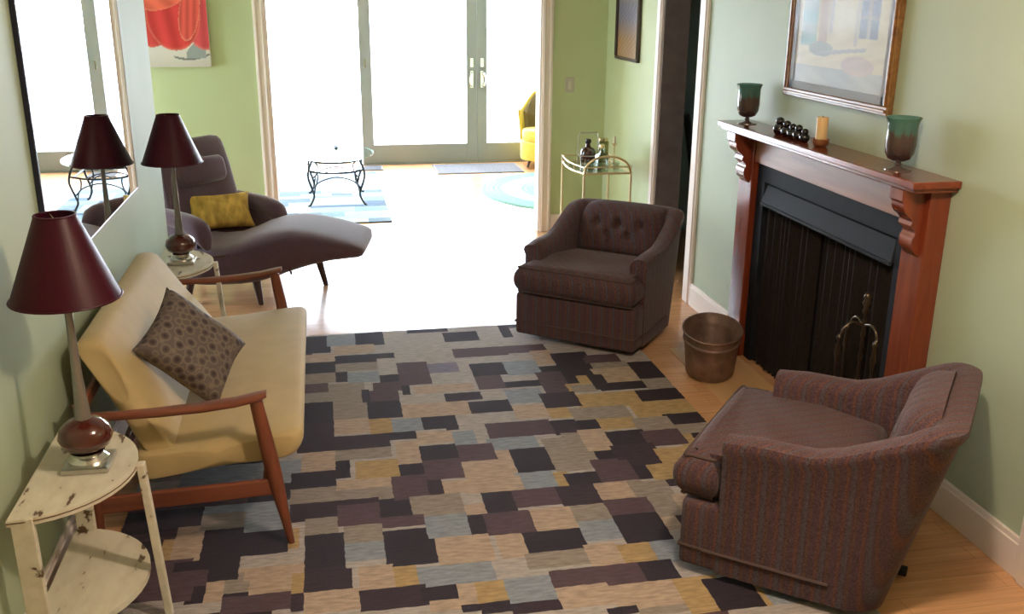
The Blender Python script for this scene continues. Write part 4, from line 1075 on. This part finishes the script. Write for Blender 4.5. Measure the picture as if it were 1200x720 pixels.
for z, nm in ((CZ, 'upper_rail'), (.20, 'lower_rail')):
    bm = BM()
    for dz, r in ((0, .008), (.045, .006)): tube(bm, tray_outline(z + dz) + [tray_outline(z + dz)[0]], r, 8)
    for p in tray_outline(z): tube(bm, [p, p + UZ * .045], .005, 6)
    obj(nm, bm, cream_metal, cart)
    bm = BM(); pl = [(p.x, p.y) for p in tray_outline(0, -.004)]; prism(bm, pl, z - .004, z + .003); obj('glass_shelf', bm, glass_mat('shelf_glass', (.82, .88, .84), .03), cart)
bm = BM(); tube(bm, [(CX0 + .02, CY0, CZ), (CX0 + .04, CY0, CZ + .06), (CX0 + .10, CY0, CZ + .105), (CX0 + .18, CY0, CZ + .12), (CX0 + .26, CY0, CZ + .11), (CX1 - .03, CY0, CZ + .07), (CX1, CY0, CZ)], .0085, 8, 5)
obj('handle', bm, brass, cart, smooth=60)
ZC = CZ + .003
# decanter
dc = thing('glass_decanter', 'square clear glass decanter with brass stopper on the bar cart', 'decanter', (1.93, 6.62, ZC))
bm = BM(); pl = rounded([(-.042, -.042), (.042, -.042), (.042, .042), (-.042, .042)], .012, 4); R_ = []
for s, z in ((.2, 0), (.96, .001), (1, .01), (1, .095), (.85, .112), (.38, .125), (.34, .150), (.42, .155), (.30, .156), (.26, .13), (.75, .105), (.9, .09), (.9, .012), (.1, .010)):
    R_.append([Vector((1.93 + a * s, 6.62 + b * s, ZC + z)) for a, b in pl])
loft(bm, R_); obj('bottle', bm, glass_mat('cut_glass', (.86, .9, .9), .04), dc, smooth=50)
bm = BM(); lathe(bm, [(0, ZC + .150), (.014, ZC + .155), (.019, ZC + .165), (.019, ZC + .180), (.012, ZC + .188), (0, ZC + .190)], (1.93, 6.62, 0), 18); obj('stopper', bm, brass, dc, smooth=50)
# dark liquor bottle in a handled carrier
lq = thing('handled_bottle_carrier', 'dark liquor bottle in a handled metal carrier at the back of the bar cart', 'bottle', (1.93, 6.93, ZC))
lx, ly = 1.915, 6.94
bm = BM(); lathe(bm, [(0, ZC + .002), (.052, ZC + .004), (.056, ZC + .02), (.056, ZC + .085), (.045, ZC + .11), (.02, ZC + .125), (.018, ZC + .145), (0, ZC + .147)], (lx, ly, 0), 26); obj('bottle', bm, mat('dark_liquor', (.05, .014, .012), .08, coat=.5), lq, smooth=50)
bm = BM(); lathe(bm, [(0, ZC + .146), (.02, ZC + .148), (.024, ZC + .165), (.018, ZC + .178), (0, ZC + .180)], (lx, ly, 0), 18); obj('stopper', bm, blackmetal, lq, smooth=50)
bm = BM(); tube(bm, [(lx - .075, ly, ZC + .003), (lx - .075, ly, ZC + .20), (lx - .06, ly, ZC + .225), (lx + .075, ly, ZC + .225)], .0045, 8); tube(bm, [(lx + .075, ly, ZC + .225), (lx + .075, ly, ZC + .003)], .0045, 8)
tube(bm, [(lx + .072 * math.cos(a), ly + .062 * math.sin(a), ZC + .06) for a in [2 * PI * k / 28 for k in range(28)]], .004, 6, closed=True); obj('carrier', bm, steel, lq)
jar = thing('amber_glass_jar', 'tall olive glass bottle at the back of the cart beside the wall', 'bottle', (2.04, 6.97, ZC))
bm = BM(); lathe(bm, [(0, ZC + .001), (.038, ZC + .002), (.04, ZC + .02), (.04, ZC + .15), (.034, ZC + .16), (0, ZC + .158)], (2.04, 6.97, 0), 22); obj('body', bm, glass_mat('olive_glass', (.55, .52, .30), .05), jar, smooth=50)
bm = BM(); lathe(bm, [(0, ZC + .158), (.035, ZC + .16), (.036, ZC + .178), (0, ZC + .18)], (2.04, 6.97, 0), 22); obj('lid', bm, brass, jar, smooth=50)
def tumbler(x, y, label, r=.027, h=.06):
    o = thing('shot_glass', label, 'glass', (x, y, ZC), 0, 'small glasses on the bar cart')
    bm = BM(); lathe(bm, [(0, ZC), (r * .85, ZC), (r, ZC + h), (r * .92, ZC + h), (r * .78, ZC + .010), (0, ZC + .009)], (x, y, 0), 20); obj('cup', bm, glass_mat('cut_glass'), o, smooth=50)
    bm = BM(); lathe(bm, [(0, ZC + .0095), (r * .75, ZC + .0095), (r * .8, ZC + .022), (0, ZC + .023)], (x, y, 0), 18); obj('dregs', bm, glass_mat('pale_spirit', (.9, .85, .7)), o)
tumbler(1.845, 6.60, 'small clear glass left of the square decanter at the front of the cart')
tumbler(1.865, 6.74, 'small clear glass behind the other glasses, before the dark bottle')
tumbler(2.03, 6.60, 'small clear glass right of the square decanter, under the arched handle')
cs = thing('candlestick', 'slim brass candlestick with a white candle on the cart near the right wall', 'candlestick', (2.075, 6.80, ZC))
bm = BM(); lathe(bm, [(0, ZC), (.032, ZC), (.03, ZC + .006), (.008, ZC + .016), (.005, ZC + .05), (.008, ZC + .07), (.004, ZC + .09), (.0045, ZC + .145), (.018, ZC + .158), (.018, ZC + .163), (.010, ZC + .160), (0, ZC + .158)], (2.075, 6.80, 0), 18); obj('stick', bm, brass, cs, smooth=50)
bm = BM(); lathe(bm, [(0, ZC + .158), (.010, ZC + .158), (.0095, ZC + .215), (.004, ZC + .218), (0, ZC + .219)], (2.075, 6.80, 0), 14); obj('candle', bm, mat('ivory_wax', (.75, .70, .55), .5), cs, smooth=50)

# ---------------------------------------------------------------- glass coffee table in the sunroom
ct = thing('glass_coffee_table', 'oval glass coffee table on scrolled iron legs in the sunroom', 'coffee table', (.10, 9.28, .01))
GX, GY = .10, 9.28
bm = BM(); lathe(bm, [(0, .452), (.995, .452), (1.0, .458), (.995, .464), (0, .464)], (GX, GY, 0), 64, .36, .52); obj('glass_top', bm, glass_mat('table_glass', (.80, .92, .90), .03), ct, smooth=40)
for sx in (-1, 1):
    for sy in (-1, 1):
        bm = BM(); px, py = GX + sx * .21, GY + sy * .27
        tube(bm, [(px + sx * .0, py, .445), (px + sx * .035, py + sy * .02, .36), (px + sx * .045, py + sy * .03, .28), (px + sx * .01, py + sy * .02, .16), (px + sx * .0, py + sy * .01, .10), (px + sx * .035, py + sy * .04, .03), (px + sx * .055, py + sy * .05, .022)], .010, 8, 6)
        tube(bm, [(px + sx * .035, py + sy * .02, .34), (px - sx * .035, py - sy * .02, .31), (px - sx * .03, py - sy * .015, .22), (px + sx * .012, py + sy * .012, .17)], .007, 8, 6)
        obj('scroll_leg', bm, iron, ct, smooth=60)
bm = BM()
tube(bm, [(GX + .215 * math.cos(a) * 1.12, GY + .28 * math.sin(a) * 1.12, .445) for a in [2 * PI * k / 40 for k in range(40)]], .008, 8, closed=True); obj('top_ring', bm, iron, ct)
bm = BM()
for sy in (-1, 1):
    tube(bm, [(GX - .22, GY + sy * .285, .33), (GX - .1, GY + sy * .285, .315), (GX + .1, GY + sy * .285, .315), (GX + .22, GY + sy * .285, .335)], .009, 8, 4)
    tube(bm, [(GX - .205, GY + sy * .285, .13), (GX - .17, GY + sy * .285, .225), (GX, GY + sy * .285, .275), (GX + .17, GY + sy * .285, .225), (GX + .205, GY + sy * .285, .13)], .006, 8, 6)
    tube(bm, [(GX - .1, GY + sy * .285, .318), (GX, GY + sy * .285, .36), (GX + .1, GY + sy * .285, .318)], .005, 8, 4)
for sx in (-1, 1):
    tube(bm, [(GX + sx * .225, GY - .28, .33), (GX + sx * .235, GY, .32), (GX + sx * .225, GY + .28, .33)], .009, 8, 4)
obj('apron_scrolls', bm, iron, ct, smooth=60)
vs_ = thing('votive_glass', 'tiny glass votive standing on the glass coffee table', 'votive', (.11, 9.1, .465))
bm = BM(); lathe(bm, [(0, .465), (.02, .465), (.016, .475), (.008, .49), (.02, .52), (.026, .56), (.023, .56), (.015, .52), (0, .505)], (.11, 9.1, 0), 20); obj('cup', bm, glass_mat('votive_tint', (.5, .5, .55), .05), vs_, smooth=50)
bm = BM(); lathe(bm, [(0, .508), (.014, .512), (.02, .535), (0, .536)], (.11, 9.1, 0), 16); obj('wax', bm, mat('ivory_wax', (.75, .7, .55), .5), vs_)

# ---------------------------------------------------------------- yellow chair in the sunroom
yl = mat('yellow_upholstery', (.62, .42, .03), .75, noise=.06, scale=20, sheen=.2)
olive = mat('olive_brown_upholstery', (.16, .11, .04), .8)
yc = thing('yellow_armchair', 'yellow upholstered armchair with brown inner back at the right edge of the opening', 'armchair', (2.53, 10.86, .0), math.radians(-38))
bm = BM()
rings = []
for k in range(21):
    a = PI * 1.04 + (-PI * 1.08) * k / 20                 # barrel back, open towards -y
    n = Vector((math.cos(a), math.sin(a), 0)); h = .62 + .22 * sm(.0, .75, math.sin(a)) 
    r = .36
    rings.append([n * (r * f) + UZ * z for f, z in ((.92, .10), (1.0, .45), (1.06, h), (1.02, h + .012), (.97, h), (.90, .45), (.84, .12))])
loft(bm, rings); obj('shell', bm, yl, yc, world=False, smooth=50)
bm = BM(); rings = []
for k in range(17):
    a = PI * .98 + (-PI * .96) * k / 16; n = Vector((math.cos(a), math.sin(a), 0)); h = .60 + .22 * sm(.0, .75, math.sin(a)); c = 1 + .03 * math.sin(k * PI)
    rings.append([n * (.36 * f) + UZ * z for f, z in ((.885, .40), (.945, h), (.90, h + .01), (.80, h - .03), (.78 if k % 2 else .74, .42))])
loft(bm, rings); obj('inner_back', bm, olive, yc, world=False, smooth=50)
bm = BM(); lathe(bm, [(0, .30), (.29, .30), (.305, .33), (.305, .40), (.285, .43), (0, .44)], (0, 0, 0), 36, 1, 1); obj('seat_cushion', bm, yl, yc, world=False, smooth=50)
bm = BM(); lathe(bm, [(0, .10), (.32, .10), (.325, .14), (.325, .30), (0, .302)], (0, 0, 0), 36); obj('base', bm, yl, yc, world=False, smooth=50)
for k in range(4):
    a = PI / 4 + k * PI / 2; bm = BM(); tube(bm, [(.22 * math.cos(a), .22 * math.sin(a), .11), (.25 * math.cos(a), .25 * math.sin(a), 0)], [.018, .012], 10); obj('leg', bm, leg_d, yc, world=False)

# ---------------------------------------------------------------- dark chair in the hall
hc = thing('dark_dining_chair', 'dark chair with rounded back glimpsed through the dark doorway', 'chair', (3.02, 7.05, 0), math.radians(65))
blk = mat('near_black_wood', (.018, .012, .012), .4)
bm = BM(); rings = []
for k in range(9):
    t = k / 8; z = .44 + .58 * t; w = .20 * (1 - .25 * t ** 3) * (1 if k < 8 else .55); y = .19 + .10 * t
    rings.append(sring(Vector((0, y, z)), Vector((1, 0, 0)), Vector((0, 1, 0)), w, .018, .5, 20))
loft(bm, rings); obj('backrest', bm, blk, hc, world=False, smooth=50)
bm = BM(); softbox(bm, .43, .42, .06, .025, 6, .01, Matrix.Translation((0, 0, .44))); obj('seat', bm, blk, hc, world=False, smooth=60)
for x in (-.18, .18):
    for y in (-.18, .18):
        bm = BM(); tube(bm, [(x, y, .42), (x * 1.08, y * 1.08, 0)], [.018, .012], 10); obj('leg', bm, blk, hc, world=False)

# ---------------------------------------------------------------- camera
cam = bpy.data.cameras.new('camera'); co = bpy.data.objects.new('camera', cam); COL.objects.link(co)
def to_world(v): return Vector((cX.dot(v), cY.dot(v), cZ.dot(v)))
r_ = to_world(Vector((1, 0, 0))); u_ = to_world(Vector((0, -1, 0))); b_ = to_world(Vector((0, 0, -1)))
co.matrix_world = Matrix(((r_.x, u_.x, b_.x, CAM.x), (r_.y, u_.y, b_.y, CAM.y), (r_.z, u_.z, b_.z, CAM.z), (0, 0, 0, 1)))
cam.sensor_width = 36; cam.sensor_fit = 'HORIZONTAL'; cam.lens = cam_f / 1200 * 36; cam.clip_start = .05; cam.clip_end = 200
scene.camera = co

# ---------------------------------------------------------------- light
w = bpy.data.worlds.new('World'); scene.world = w; w.use_nodes = True
bg = w.node_tree.nodes['Background']; bg.inputs[0].default_value = (.80, .84, 1.0, 1); bg.inputs[1].default_value = SKY
sun = bpy.data.lights.new('sun', 'SUN'); sun.energy = SUN; sun.angle = .02; sun.color = (1, .96, .9)
so = bpy.data.objects.new('sun', sun); COL.objects.link(so)
d = Vector((.12, -1, -.62)).normalized(); so.rotation_euler = d.to_track_quat('-Z', 'Y').to_euler()
for nm, c, sx, sy, dr in (('door_daylight', (.55, YD + .15, 1.06), 7.1, 2.1, (0, -1, 0)), ('alcove_fill_portal', (-3.72, (AWY0 + AWY1) / 2, (AWZ0 + AWZ1) / 2), AWY1 - AWY0, AWZ1 - AWZ0, (1, 0, 0))):  # sky portals; the alcove one serves the added, unseen window
    pl = bpy.data.lights.new(nm, 'AREA'); pl.shape = 'RECTANGLE'; pl.size = sx; pl.size_y = sy; pl.cycles.is_portal = True
    po = bpy.data.objects.new(nm, pl); COL.objects.link(po); po.location = c; po.rotation_euler = Vector(dr).to_track_quat('-Z', 'Z').to_euler()
lp = bpy.data.lights.new('ceiling_lamp', 'POINT'); lp.energy = LAMP; lp.color = (1.0, .77, .57); lp.shadow_soft_size = .07
lo_ = bpy.data.objects.new('ceiling_lamp', lp); COL.objects.link(lo_); lo_.location = (.95, 1.78, 2.36)
scene.view_settings.view_transform = 'Standard'; scene.view_settings.look = 'None'; scene.view_settings.gamma = 1
scene.view_settings.use_curve_mapping = False; scene.view_settings.exposure = EXPO
scene.cycles.max_bounces = 10; scene.cycles.diffuse_bounces = 6; scene.cycles.transparent_max_bounces = 24
scene.cycles.caustics_reflective = False; scene.cycles.sample_clamp_indirect = 8
